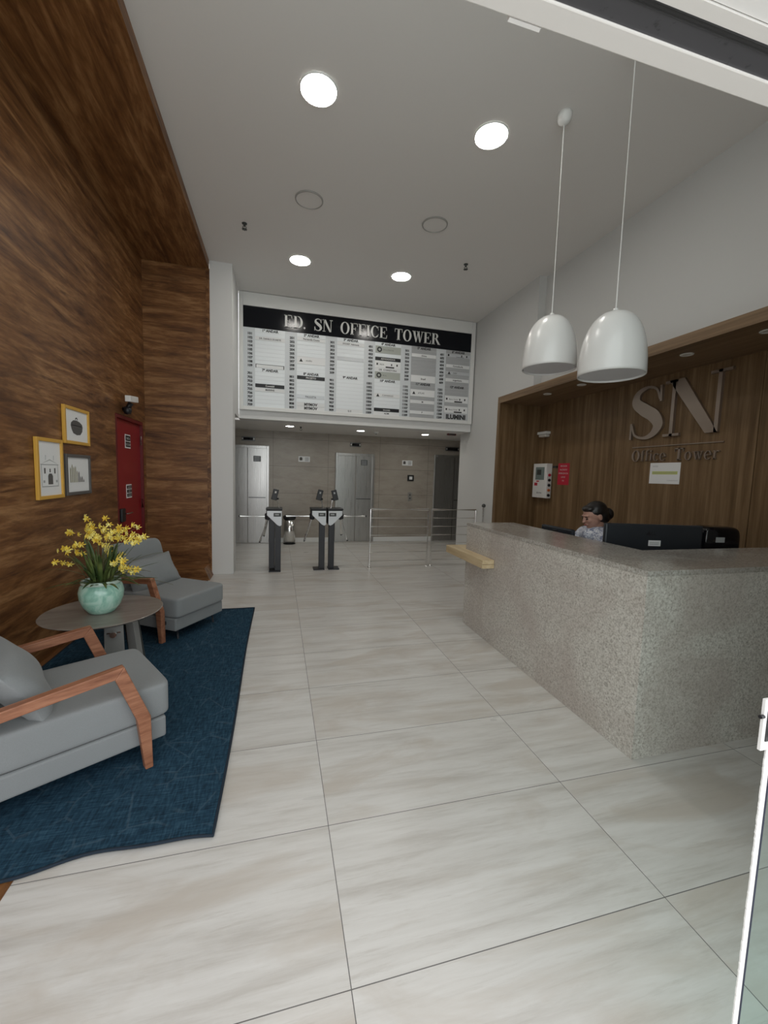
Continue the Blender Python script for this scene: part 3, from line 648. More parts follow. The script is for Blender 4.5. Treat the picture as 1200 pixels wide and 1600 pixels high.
for fl in range(1, 13):
    c = (fl - 1) % 6; low = fl > 6; x0 = -.575 + c * CW; zt = 3.905 - (10 * RH if low else 0)
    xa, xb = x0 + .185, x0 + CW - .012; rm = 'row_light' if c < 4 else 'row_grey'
    b = BM()
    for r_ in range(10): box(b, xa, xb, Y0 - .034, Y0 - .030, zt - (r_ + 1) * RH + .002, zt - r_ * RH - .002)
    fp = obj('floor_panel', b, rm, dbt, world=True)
    b = BM(); text(b, '%d\u00ba ANDAR' % fl, ((xa + xb) / 2, Y0 - .0345, zt - RH * .78), U, V, .056, align='CENTER', bold=.0026); obj('floor_heading', b, 'inkblack', fp, world=True)
    b = BM()
    for r_ in range(9): text(b, '%d' % (fl * 100 + r_ + 1), (x0 + .145, Y0 - .0315, zt - (r_ + 1) * RH - RH * .78), U, V, .053, align='RIGHT', bold=.0028)
    obj('room_numbers', b, 'inkblack', fp, world=True)
    for (r0, r1, mm, s, style) in plates[fl]:
        za, zb_ = zt - (r1 + 1) * RH + .003, zt - (r0 + 1) * RH - .003; zc = (za + zb_) / 2; h_ = zb_ - za
        b = BM(); box(b, xa + .005, xb - .005, Y0 - .039, Y0 - .034, za, zb_); np_ = obj('name_plate', b, mm, fp, world=True)
        ink = 'inkblack' if mm != 'black' else 'lettering_white'
        b = BM(); yy = Y0 - .040
        if style == 2:
            box(b, xa + .01, xa + .022, yy, yy + .001, za, zb_); box(b, xb - .022, xb - .01, yy, yy + .001, za, zb_); box(b, xa + .01, xb - .01, yy, yy + .001, zb_ - .006, zb_)
        elif style == 6: text(b, s, ((xa + xb) / 2, yy, zc - .022), U, V, .062, align='CENTER', bold=.003)
        elif style == 7: text(b, s, ((xa + xb) / 2, yy, zc - .045), U, V, .115, align='CENTER', bold=.006)
        elif style == 4:
            for p_ in _arc(xa + .08, zc, (h_ * .38, h_ * .38), (h_ * .18, h_ * .18), 0, 360, 20): prism(b, p_, (0, yy + .001, 0), U, V, .001)
            text(b, s, (xa + .15, yy, zc - .012), U, V, .034)
        elif style == 5:
            for p_ in ((xa + .03, xa + .06), (xa + .30, xa + .32), (xa + .40, xa + .425)): box(b, p_[0], p_[1], yy, yy + .001, zc - .015, zc + .02)
            if s: text(b, s, (xa + .09, yy, zc - .012), U, V, .034)
            box(b, xa + .2, xa + .36, yy, yy + .001, za + .006, za + .03 if h_ > .1 else za + .012)
        elif style == 3:
            prism(b, [(xa + .04, zc - .025), (xa + .10, zc - .025), (xa + .07, zc + .028)], (0, yy + .001, 0), U, V, .001)
            text(b, s, (xa + .15, yy, zc - .014), U, V, .042)
        elif s: text(b, s, ((xa + xb) / 2, yy, zc - .014), U, V, min(.042, .80 * .46 / (len(s) * .6)) if len(s) > 8 else .042, align='CENTER', bold=.0008)
        if len(b.verts): obj('plate_lettering', b, ink, np_, world=True)
        else: b.free()

# ------------------------------------------------------------------ niche wall: letters, paper, alarm
lt = thing('lobby_lettering', 'large metal SN letters with Office Tower below on the oak wall', 'letter sign', (XB, 3.72, 1.83))
NU, NV = (0, -1, 0), (0, 0, 1)
b = BM(); serif(b, 'S', (XB, 4.30, 2.09), NU, NV, .62, .47, .035, 0); obj('capital_letter', b, 'bronze', lt, world=True)
b = BM(); serif(b, 'N', (XB, 3.84, 2.09), NU, NV, .63, .74, .035, 0); obj('capital_letter', b, 'bronze', lt, world=True)
b = BM(); box(b, XB - .012, XB, 3.15, 4.25, 1.985, 1.995); obj('underline', b, 'bronze', lt, world=True)
serif_parts('small_letter', 'bronze', lt, 'Office Tower', (XB, 4.24, 1.815), NU, NV, .135, 1.07, .022, .07, .085, .22)
t = thing('paper_notice', 'white paper notice with yellow-green highlighted lines under the metal letters', 'notice', (XB, 3.79, 1.54))
b = BM(); box(b, XB - .003, XB, 3.59, 3.975, 1.545, 1.79); p = obj('sheet', b, 'paper', t, world=True)
b = BM(); box(b, XB - .004, XB - .003, 3.62, 3.94, 1.655, 1.69); obj('highlighted_line', b, 'green_marker', p, world=True)
b = BM()
text(b, 'AVISO', (XB - .0041, 3.94, 1.74), NU, NV, .026); text(b, 'HORARIO DE ATENDIMENTO', (XB - .0045, 3.93, 1.665), NU, NV, .022); text(b, 'A ADMINISTRACAO', (XB - .0041, 3.74, 1.58), NU, NV, .015)
obj('print', b, 'ink_soft', p, world=True)
t = thing('alarm_panel', 'grey fire alarm panel with coloured buttons on its side on the oak wall', 'alarm panel', (XB, 5.97, 1.25))
b = BM(); box(b, 4.25, XB, 5.80, 6.15, 1.25, 1.82); p = obj('housing', b, 'white', t, world=True, bevel=.006)
b = BM(); box(b, 4.247, 4.25, 5.85, 6.08, 1.55, 1.76); q = obj('display', b, 'lcd', p, world=True)
b = BM(); box(b, 4.245, 4.247, 5.93, 6.04, 1.63, 1.72); obj('screen', b, 'darkgrey', q, world=True)
b = BM(); box(b, 4.247, 4.25, 6.02, 6.10, 1.45, 1.50); box(b, 4.247, 4.25, 5.98, 6.05, 1.515, 1.535); obj('red_sticker', b, 'redsign', p, world=True)
b = BM(); text(b, 'alarme', (4.249, 6.03, 1.32), NU, NV, .05); obj('print', b, 'inkblack', p, world=True)
b = BM(); box(b, 4.26, 4.34, 5.785, 5.80, 1.25, 1.68); q = obj('button_strip', b, 'white', p, world=True)
for k, mm in enumerate(('redsign', 'black', 'black', 'orange', 'black')):
    if mm == 'orange' and 'orange' not in M: M['orange'] = mat('orange_button', (.55, .14, .03), .4)
    b = BM(); lathe(b, [(0, 0), (.024, 0), (.022, -.016), (0, -.016)], (4.30, 5.785, 1.63 - k * .083), 18, 'y'); obj('button', b, mm, q, world=True)
t = thing('red_notice', 'red notice card with white lines beside the alarm panel', 'notice', (XB, 5.52, 1.48))
b = BM(); box(b, XB - .004, XB, 5.39, 5.65, 1.48, 1.82); p = obj('card', b, 'redsign', t, world=True)
b = BM()
for k, s in enumerate(('BRIGADA', 'INCENDIO', 'EMERGENCIA', 'LIGUE', '193')): text(b, s, (XB - .0045, 5.52, 1.765 - k * .058), NU, NV, .036, align='CENTER')
obj('print', b, 'lettering_white', p, world=True)
t = thing('junction_clip', 'small black clip between the alarm panel and the red notice', 'clip', (XB, 5.72, 1.75))
b = BM(); box(b, XB - .02, XB, 5.67, 5.77, 1.75, 1.78); obj('housing', b, 'black', t, world=True)
t = thing('emergency_light', 'white emergency light high on the oak wall above the alarm panel', 'emergency light', (XB, 6.02, 2.29))
b = BM(); box(b, 4.27, XB, 5.90, 6.14, 2.31, 2.355); obj('housing', b, 'white', t, world=True, bevel=.008)
b = BM(); box(b, 4.27, XB, 5.92, 6.10, 2.265, 2.308); obj('lens', b, 'lens_dim', t, world=True, bevel=.012)

# ------------------------------------------------------------------ above the red door
t = thing('wall_camera', 'white box on a black bracket above the red door', 'camera', (XL, 5.52, 2.16))
b = BM(); box(b, -.03, .03, -.15, .13, -.035, .035, Matrix.Translation((XL + .11, 5.52, 2.36)) @ Matrix.Rotation(R(6), 4, 'X')); obj('housing', b, 'white', t, world=True, bevel=.006)
b = BM(); tube(b, [(XL + .0, 5.55, 2.24), (XL + .05, 5.55, 2.25), (XL + .09, 5.54, 2.32)], .03, 14); obj('bracket', b, 'black', t, world=True, smooth=True)
b = BM(); lathe(b, [(0, 0), (.035, .01), (.045, .05), (.035, .09), (0, .1)], (XL + .05, 5.55, 2.18), 18); obj('joint', b, 'black', t, world=True, smooth=True)
b = BM(); tube(b, [(XL + .002, 5.66, 2.25), (XL + .03, 5.72, 2.25)], .008, 8); obj('connector', b, 'chrome', t, world=True)

# ------------------------------------------------------------------ pictures
def picture(y0, y1, z0, z1, fm, label, draw):
    t = thing('picture_frame', label, 'picture', (XL, (y0 + y1) / 2, z0), group='framed prints on the wood wall')
    f = .028; x = XL + .002
    b = BM(); box(b, x, x + .025, y0, y0 + f, z0, z1); box(b, x, x + .025, y1 - f, y1, z0, z1); box(b, x, x + .025, y0 + f, y1 - f, z0, z0 + f); box(b, x, x + .025, y0 + f, y1 - f, z1 - f, z1)
    obj('frame', b, fm, t, world=True, bevel=.003)
    b = BM(); box(b, x, x + .012, y0 + f, y1 - f, z0 + f, z1 - f); p = obj('print', b, 'paper', t, world=True)
    for mm, polys in draw:
        b = BM()
        for q in polys: prism(b, [(y0 + (y1 - y0) * a, z0 + (z1 - z0) * c) for a, c in q], (x + .0122, 0, 0), (0, 1, 0), (0, 0, 1), .0008)
        obj('drawing', b, mm, p, world=True)
rc = lambda a, b_, c, d_: [(a, c), (b_, c), (b_, d_), (a, d_)]
bag = [(.27, .50), (.30, .40), (.36, .30), (.50, .26), (.64, .28), (.72, .38), (.74, .50), (.72, .57), (.62, .63), (.50, .66), (.38, .65), (.29, .58)]
picture(4.10, 4.58, 1.745, 2.075, 'yellow_frame', 'yellow framed print of a dark round bag, highest of the three',
        [('ink', [bag]), ('ink_soft', [rc(.27, .73, .505, .52)]), ('inkblack', [q for q in _arc(.5, .67, (.05, .07), (.03, .04), 0, 180, 8)])])
wins = [rc(.28, .33, .42, .51), rc(.66, .71, .42, .51), rc(.48, .52, .44, .50)]
picture(3.665, 4.055, 1.28, 1.765, 'yellow_frame', 'tall yellow framed print of a church front, leftmost of the three',
        [('ink', wins + [[(.42, .24), (.60, .24), (.60, .38), (.56, .42), (.46, .42), (.42, .38)]]), ('ink_soft', [rc(.16, .84, .56, .575), rc(.18, .82, .20, .215), rc(.18, .195, .22, .56), rc(.80, .815, .22, .56), [(.2, .58), (.5, .64), (.8, .58), (.5, .655)], [(.34, .64), (.345, .72), (.36, .72), (.35, .64)], [(.64, .64), (.645, .72), (.66, .72), (.65, .64)], rc(.24, .30, .27, .31), rc(.72, .78, .27, .31)])])
pens = []; pens2 = []
for k in range(9):
    x_ = .18 + k * .065; h_ = .50 + .16 * math.sin(1.0 + k * .45) + (.05 if k % 2 else 0)
    (pens if k > 4 else pens2).append([(x_, .31), (x_ + .035, .31), (x_ + .035, h_), (x_ + .018, h_ + .05), (x_, h_)])
picture(4.10, 4.575, 1.29, 1.655, 'grey_frame', 'grey framed print of a row of upright feathers, lower right of the three', [('ink', pens), ('ink_olive', pens2)])

# ------------------------------------------------------------------ turnstiles
def turnstile(x, y, side, label, wide=False):
    """side -1: arms reach left, +1: arms reach right"""
    t = thing('turnstile', label, 'turnstile', (x, y, 0), group='tripod turnstiles'); s = side
    b = BM(); box(b, -.045, .045, 0, .09, .02, .90); obj('post', b, 'blackmetal', t, bevel=.004)
    if wide:
        b = BM(); box(b, -.135, -.050, .04, .34, .05, .88); obj('post', b, 'blackmetal', t, bevel=.004)
        b = BM(); box(b, -.135, .045, -.02, .36, 0, .018); obj('base_plate', b, 'blackmetal', t)
    else:
        b = BM(); box(b, min(-.045, s * .13), max(.045, s * .13), -.03, .16, 0, .018); obj('base_plate', b, 'blackmetal', t)
    # tapering head: top wide, narrowing to the post
    P = [(-s * .062, .97), (s * .175, .97), (s * .175, .90), (s * .01, .735), (-s * .03, .715), (-s * .062, .735)]
    if s < 0: P = P[::-1]
    b = BM(); prism(b, P, (0, -.02 + .30, 0), (1, 0, 0), (0, 0, 1), .28); hd_ = obj('head', b, 'black', t, bevel=.006)
    P2 = [(q[0] * .94 + (0 if True else 0), .72 + (q[1] - .72) * .93 + .004) for q in P]
    b = BM(); prism(b, P2, (0, -.021, 0), (1, 0, 0), (0, 0, 1), .014); fp = obj('front_cover', b, 'silver', t, bevel=.004)
    b = BM(); xs = sorted((-s * .045, s * .065)); box(b, xs[0], xs[1], -.040, -.036, .87, .925); q = obj('display', b, 'darkgrey', fp)
    b = BM(); box(b, xs[0] + .02, xs[1] - .03, -.042, -.040, .89, .91); obj('pictogram', b, 'ink_soft', q)
    P3 = sorted((-s * .066, s * .18)); b = BM(); box(b, P3[0], P3[1], -.03, .28, .97, .992); obj('top_cover', b, 'black', t, bevel=.004)
    # hub and three arms
    hub = Vector((s * .15, .08, .86)); b = BM(); lathe(b, [(0, -.03), (.05, -.03), (.06, .0), (.045, .045), (0, .05)], (0, 0, 0), 24, 'x'); bmesh.ops.scale(b, vec=(s, 1, 1), verts=b.verts); bmesh.ops.translate(b, vec=hub, verts=b.verts); obj('hub', b, 'blackmetal', t, smooth=True)
    for e in ((s * .56, .08, .862), (s * .27, .10, .47), (s * .22, .42, .52)):
        d_ = Vector(e) - hub; st = hub + d_.normalized() * .035
        b = BM(); tube(b, [st, e], .017, 14); a = obj('arm', b, 'chrome', t, smooth=False)
        b = BM(); tube(b, [Vector(e), Vector(e) + d_.normalized() * .02], .019, 14); obj('arm_tip', b, 'black', a)
    # reader on a tilted stalk
    bx = -s * .01
    b = BM(); tube(b, [(bx, .06, .99), (bx - s * -.0 + s * .02, .05, 1.13)], .016, 12); obj('stalk', b, 'chrome', t)
    mx = Matrix.Translation((bx + s * .055, .03, 1.205)) @ Matrix.Rotation(R(-s * 14), 4, 'Y') @ Matrix.Rotation(R(-4), 4, 'X')
    b = BM(); box(b, -.042, .042, -.014, .014, -.085, .085, mx); rd = obj('reader', b, 'black', t, bevel=.006)
    b = BM(); box(b, -.012, .012, -.017, -.014, .02, .05, mx); obj('reader_screen', b, 'lens_dim' if wide else 'ink_soft', rd)
    b = BM(); lathe(b, [(0, -.02), (.022, -.012), (.024, .01), (0, .02)], (bx + s * .022, .05, 1.14), 14); obj('swivel', b, 'black', t, smooth=True)
turnstile(-.005, 6.42, -1, 'tripod turnstile standing alone nearest the white pillar', True)
turnstile(.68, 6.47, -1, 'left turnstile of the back-to-back pair, arms to the left')
turnstile(.832, 6.47, 1, 'right turnstile of the back-to-back pair, arms to the right')
t = thing('waste_bin', 'steel waste bin with black lid by the elevator wall', 'bin', (.235, 8.98, 0))
b = BM(); lathe(b, [(0, .012), (.125, .012), (.125, .55), (0, .55)], n=32); obj('body', b, 'chrome', t, smooth=False)
for p_ in t.children:
    for f_ in p_.data.polygons: f_.use_smooth = abs(f_.normal.z) < .5
b = BM(); lathe(b, [(0, .55), (.135, .55), (.135, .60), (.11, .62), (.06, .60), (0, .595)], n=32); obj('lid', b, 'black', t, smooth=True)
b = BM(); lathe(b, [(0, 0), (.13, 0), (.13, .014), (0, .014)], n=32); obj('base_ring', b, 'black', t)

# railing
def rail(x0, x1, y, label, bars, posts, zt=.985, ends=None):
    t = thing('railing', label, 'railing', ((x0 + x1) / 2, y, 0), group='chrome railings')
    for px_ in posts:
        b = BM(); tube(b, [(px_, y, 0), (px_, y, zt)], .021, 16); po = obj('post', b, 'chrome', t, world=True, smooth=False)
        b = BM(); lathe(b, [(0, 0), (.032, 0), (.032, .012), (.024, .022), (0, .022)], (px_, y, 0), 24); obj('foot', b, 'chrome', po, world=True)
    b = BM(); tube(b, [(x0, y, zt), (x1, y, zt)], .02, 16); obj('handrail', b, 'chrome', t, world=True)
    for k in range(bars):
        z = zt - .145 * (k + 1) + (.0 if k < 5 else .0)
        b = BM(); tube(b, [(x0, y, z), (x1, y, z)], .0085, 10); obj('crossbar', b, 'chrome', t, world=True)
    return t
rail(1.475, 2.49, 6.50, 'chrome railing section right of the paired turnstiles', 6, (1.475, 2.49))
rail(2.56, 3.38, 6.50, 'chrome railing section meeting the grey wall behind the counter', 6, (2.56, 3.38))
t = thing('wall_post', 'short chrome gate post with round knob beside the grey wall', 'post', (3.50, 6.45, 0))
b = BM(); tube(b, [(3.50, 6.45, 0), (3.50, 6.45, 1.03)], .02, 14); obj('post', b, 'chrome', t, world=True)
b = BM(); lathe(b, [(0, 0), (.03, .012), (.036, .035), (.026, .06), (0, .07)], (3.50, 6.45, 1.03), 18); obj('knob', b, 'darkgrey', t, world=True, smooth=True)

# ------------------------------------------------------------------ reception counter
ct = thing('reception_counter', 'L-shaped grey speckled granite reception counter with wooden shelf', 'counter', (2.6, 2.6, 0))
Zt = 1.078
b = BM(); box(b, 1.925, 1.985, 1.73, 3.88, 0, Zt - .03); obj('front_panel', b, 'granite', ct, world=True, bevel=.003)
b = BM(); box(b, 1.925, 3.72, 1.713, 1.73, 0, Zt - .03); box(b, 1.99, 3.72, 1.73, 1.78, 0, Zt - .03); obj('side_panel', b, 'granite', ct, world=True)
b = BM(); box(b, 1.985, 2.46, 3.83, 3.88, 0, Zt - .03); obj('end_panel', b, 'granite', ct, world=True)
b = BM(); box(b, 2.25, 2.27, 2.27, 3.83, .74, Zt - .03); box(b, 2.27, 3.72, 2.25, 2.27, .76, Zt - .03); obj('inner_panel', b, 'oak_z', ct, world=True)
b = BM()
prism(b, [(1.922, 1.710), (2.475, 2.263), (2.475, 3.884), (1.922, 3.884)], (0, 0, Zt - .03), (1, 0, 0), (0, 1, 0), .03); obj('countertop', b, 'granite_top', ct, world=True)
b = BM()
prism(b, [(1.9225, 1.710), (3.72, 1.710), (3.72, 2.263), (2.4755, 2.263)], (0, 0, Zt - .03), (1, 0, 0), (0, 1, 0), .03); obj('countertop', b, 'granite_top', ct, world=True)
b = BM(); box(b, 1.803, 1.922, 3.29, 4.12, .725, .802); box(b, 1.922, 2.46, 3.892, 4.12, .725, .802); sh = obj('shelf', b, 'pine', ct, world=True, bevel=.003)
sh['label'] = 'pale pine slab shelf'
b = BM(); box(b, 1.802, 1.92, 3.288, 3.29, .762, .765); obj('shelf_seam', b, 'oak_y', sh, world=True)
b = BM(); box(b, 2.0, 2.78, 2.72, 3.82, .71, .74); box(b, 2.0, 3.72, 1.80, 2.72, .71, .74); obj('desk', b, 'oak_y', ct, world=True)
b = BM(); box(b, 2.70, 2.74, 3.78, 3.82, 0, .71); box(b, 3.60, 3.66, 2.6, 2.66, 0, .71); obj('desk_leg', b, 'darkgrey', ct, world=True)
ZD = .74

# monitors
def monitor(x0, y0, x1, y1, zb, zt_, label, th=.045, logo=True, sticker=True):
    c = Vector(((x0 + x1) / 2, (y0 + y1) / 2, ZD)); a = math.atan2(y1 - y0, x1 - x0); w_ = math.hypot(x1 - x0, y1 - y0)
    t = thing('monitor', label, 'monitor', c, a)
    z0, z1 = zb - ZD, zt_ - ZD
    b = BM(); box(b, -w_ / 2, w_ / 2, 0, th, z0, z1); s = obj('shell', b, 'monitor', t, bevel=.012)
    b = BM(); box(b, -w_ / 2 + .012, w_ / 2 - .012, th, th + .002, z0 + .012, z1 - .012); obj('screen', b, 'gloss_black', s)
    b = BM(); box(b, -.03, .03, -.02, .012, .01, z0 + .15); obj('stand', b, 'black', t, bevel=.004)
    b = BM(); box(b, -.12, .12, -.08, .12, 0, .012); obj('stand_base', b, 'black', t, bevel=.004)
    if logo:
        b = BM()
        prism(b, [(-.045, 0), (-.022, .034), (-.004, .0)], (-.02, -.001, z1 - .085), (1, 0, 0), (0, 0, 1), .001); text(b, 'LL', (-.025, -.0015, z1 - .083), (1, 0, 0), (0, 0, 1), .04); obj('logo', b, 'black', s)
    if sticker:
        b = BM(); box(b, -.04, .055, -.0022, 0, z0 + .255, z0 + .30); q = obj('sticker', b, 'paper', s)
        b = BM()
        for k in range(2): box(b, -.03, .04, -.003, -.0022, z0 + .268 + k * .012, z0 + .272 + k * .012)
        obj('sticker_print', b, 'ink_soft', q)
    return t
monitor(2.50, 2.63, 3.235, 2.425, .80, 1.225, 'wide dark monitor seen from behind above the granite counter')
monitor(2.56, 3.52, 2.56, 3.08, .93, 1.108, 'low black monitor edge left of the receptionist', logo=False, sticker=False)
t = thing('desk_device', 'glossy black rounded device right of the wide monitor', 'desk device', (3.42, 2.48, ZD), R(-12))
b = BM(); puff(b, .30, .20, .46, (0, 0, .25), p=7, n=12); s = obj('shell', b, 'gloss_black', t, smooth=True)
b = BM(); box(b, -.07, .0, -.104, -.100, .36, .40); obj('display', b, 'ink_soft', s)
b = BM(); box(b, -.10, .10, -.08, .08, 0, .02); obj('foot', b, 'black', t)

# ------------------------------------------------------------------ rug
b = BM(); nx, ny = 40, 60; g = {}
for i in range(nx + 1):
    for j in range(ny + 1):
        u_, v_ = i / nx, j / ny; x = -1.74 + u_ * 1.48; y = 1.70 + v_ * 2.99
        wav = 0
        if v_ < .12:
            k_ = (1 - v_ / .12); wav = .022 * k_ * math.sin(u_ * 9 + .8) + .010 * k_ * math.sin(u_ * 21)
        g[i, j] = b.verts.new((x + (.006 * math.sin(v_ * 7) if i == nx else 0), y + wav, .012 + .004 * math.sin(u_ * 9) * (1 if v_ < .06 else 0)))
for i in range(nx):
    for j in range(ny): b.faces.new((g[i, j], g[i + 1, j], g[i + 1, j + 1], g[i, j + 1]))
edge = [g[0, j].co.copy() for j in range(ny + 1)] + [g[i, ny].co.copy() for i in range(1, nx + 1)] + [g[nx, j].co.copy() for j in range(ny - 1, -1, -1)] + [g[i, 0].co.copy() for i in range(nx - 1, 0, -1)]
ex = bmesh.ops.extrude_face_region(b, geom=list(b.faces)); bmesh.ops.translate(b, vec=(0, 0, -.008), verts=[v for v in ex['geom'] if isinstance(v, bmesh.types.BMVert)])
rg = solo('rug', b, 'rug', 'dark blue woven rug with faint polygon lines under the armchairs', 'rug')
b = BM(); tube(b, edge + [edge[0]], .0065, 6); obj('binding', b, 'rug_edge', rg, world=True, smooth=True)

# ------------------------------------------------------------------ armchairs
def armchair(loc, ang, label, sides=(-1, 1)):
    t = thing('armchair', label, 'armchair', (loc[0], loc[1], .012), ang, 'grey armchairs on the rug')
    # local: x forward, y left
    b = BM(); box(b, -.60, .215, -.305, .300, .098, .213); obj('seat_base', b, 'grey_fabric', t, bevel=.012)
    b = BM(); puff(b, .735, .615, .185, (-.125, 0, .306), p=14, n=16, sag=.03); obj('seat_cushion', b, 'grey_fabric', t, smooth=True)
    mx = Matrix.Translation((-.565, 0, .50)) @ Matrix.Rotation(R(-14), 4, 'Y')
    b = BM(); puff(b, .13, .60, .62, (0, 0, 0), p=8, n=14, mx=mx); obj('backrest', b, 'grey_fabric', t, smooth=True)
    mx = Matrix.Translation((-.35, -.02, .515)) @ Matrix.Rotation(R(-28), 4, 'Y') @ Matrix.Rotation(R(3), 4, 'X')
    b = BM(); pillow(b, .56, .33, .16, mx); obj('lumbar_cushion', b, 'grey_fabric', t, smooth=True)
    for s in (-1, 1):
      if s in sides:
        y = s * .35 + .0225 if s > 0 else -.35 + .0225
        # arm bar: slopes down to the rear
        b = BM(); prism(b, [(.012, .575), (-.62, .510), (-.62, .462), (-.025, .520)], (0, y, 0), (1, 0, 0), (0, 0, 1), .045); obj('armrest', b, 'armwood', t, bevel=.004)
        # front leg with a knee
        b = BM(); prism(b, [(.012, .575), (-.028, .520), (.062, .27), (.092, 0), (.128, 0), (.122, .28)], (0, y, 0), (1, 0, 0), (0, 0, 1), .045); obj('leg', b, 'armwood', t, bevel=.004)
        b = BM(); prism(b, [(-.62, .510), (-.57, .466), (-.66, .20), (-.72, 0), (-.755, 0), (-.71, .22)], (0, y, 0), (1, 0, 0), (0, 0, 1), .045); obj('leg', b, 'armwood', t, bevel=.004)
        b = BM(); box(b, -.655, -.60, min(s * .33, s * .26), max(s * .33, s * .26), .18, .215); obj('side_rail', b, 'blackmetal', t)
        b = BM(); box(b, .090, .112, min(s * .33, s * .28), max(s * .33, s * .28), .15, .18); obj('side_rail', b, 'blackmetal', t)
      b = BM(); tube(b, [(.15, s * .22, .10), (.16, s * .225, 0)], [.013, .010], 12); obj('support_leg', b, 'blackmetal', t)
    return t
armchair((-.923, 2.446), math.atan2(.527, .85), 'grey cushioned armchair with bent wooden arms, nearest one cut by picture edge')
armchair((-.893, 4.20), math.atan2(-.54, .84), 'grey cushioned armchair with wooden arms beyond the round table, in front of red door', (-1,))

# side table
tb = thing('side_table', 'low round grey-brown side table between the armchairs', 'side table', (-1.215, 3.26, .012), R(14))
zt_ = .508
b = BM(); lathe(b, [(0, zt_ - .022), (.345, zt_ - .022), (.372, zt_ - .008), (.375, zt_ - .003), (.370, zt_), (0, zt_)], n=72); obj('table_top', b, 'tablewood', tb, bevel=0)
P = [(.02, .486), (.130, .486), (.140, 0), (.015, 0)]
b = BM(); prism(b, P, (0, -.19, 0), (1, 0, 0), (0, 0, 1), .02); lg = obj('leg', b, 'greymetal', tb, bevel=.003)
b = BM(); tube(b, [(.075, -.212, .405), (.075, -.245, .405)], [.009, .009], 12); lathe(b, [(0, 0), (.02, 0), (.02, .02), (0, .02)], (.075, -.262, .405), 18, 'y'); box(b, .035, .115, -.218, -.211, .400, .410); obj('knob', b, 'chrome', lg)
b = BM(); prism(b, [(-.09, .486), (.02, .486), (.09, 0), (-.02, 0)], (.18, .10, 0), (.9, -.436, 0), (0, 0, 1), .02); obj('leg', b, 'darkgrey', tb, bevel=.003)
b = BM(); prism(b, [(-.02, .486), (.04, .486), (.11, 0), (.03, 0)], (.17, -.01, 0), (.8, -.6, 0), (0, 0, 1), .05); obj('leg', b, 'greymetal', tb, bevel=.003)
b = BM(); prism(b, [(-.05, .486), (.07, .486), (.085, 0), (-.075, 0)], (.04, .22, 0), (-.5, -.866, 0), (0, 0, 1), .02); obj('leg', b, 'greymetal', tb, bevel=.003)

# ------------------------------------------------------------------ potted orchid
PZ = .012 + .508
pt = thing('potted_orchid', 'yellow orchid in a pale green glazed pot on the side table', 'potted plant', (-1.215, 3.23, PZ))
b = BM(); lathe(b, [(0, .004), (.085, 0), (.100, .012), (.135, .055), (.156, .11), (.160, .155), (.148, .195), (.132, .212), (.128, .212), (.138, .19), (.145, .15), (.12, .06), (0, .03)], n=56); bmesh.ops.scale(b, vec=(.86, .86, 1), verts=b.verts); pot = obj('pot', b, 'pot', pt, smooth=True)
b = BM(); lathe(b, [(.126, .208), (.137, .208), (.141, .222), (.137, .234), (.126, .236), (.121, .225), (.126, .208)], n=56); bmesh.ops.scale(b, vec=(.86, .86, 1), verts=b.verts); obj('rim', b, 'pot_rim', pot, smooth=True)
b = BM(); lathe(b, [(0, .20), (.125, .195), (.12, .17), (0, .17)], n=32); bmesh.ops.scale(b, vec=(.86, .86, 1), verts=b.verts); obj('soil', b, 'soil', pot, smooth=True)
RV = Vector((.9676, -.2506, .03)); FV = Vector((.2522, .9634, 0)); UP = Vector((0, 0, 1))
def leafmesh(b, base, tip, width, sag, fold=.25, n=10):
    base, tip = Vector(base), Vector(tip); d = tip - base; side = d.cross(UP).normalized() if abs(d.normalized().z) < .98 else Vector((1, 0, 0)); prev = None
    for i in range(n + 1):
        s = i / n; c = base.lerp(tip, s) + UP * (sag * math.sin(s * math.pi)) ; w_ = width * (math.sin(min(1, s * 2.2 + .25) * math.pi / 2)) * (1 - s ** 3) + .0006
        row = [b.verts.new(c - side * w_ + UP * w_ * fold), b.verts.new(c), b.verts.new(c + side * w_ + UP * w_ * fold)]
        if prev:
            b.faces.new((prev[0], prev[1], row[1], row[0])); b.faces.new((prev[1], prev[2], row[2], row[1]))
        prev = row
for k in range(64):
    a = random.uniform(0, 2 * math.pi); r0 = random.uniform(.01, .08); L = random.uniform(.16, .34); lean = random.uniform(.03, .20) if k < 38 else random.uniform(.18, .34)
    base = Vector((math.cos(a) * r0, math.sin(a) * r0, .195)); tip = base + Vector((math.cos(a) * lean, math.sin(a) * lean, L * (1 if k < 38 else random.uniform(.1, .6))))
    b = BM(); leafmesh(b, base, tip, random.uniform(.008, .015), random.uniform(.01, .05)); o = obj('leaf', b, 'leaf', pt, smooth=True)
    sm = o.modifiers.new('thick', 'SOLIDIFY'); sm.thickness = .0012
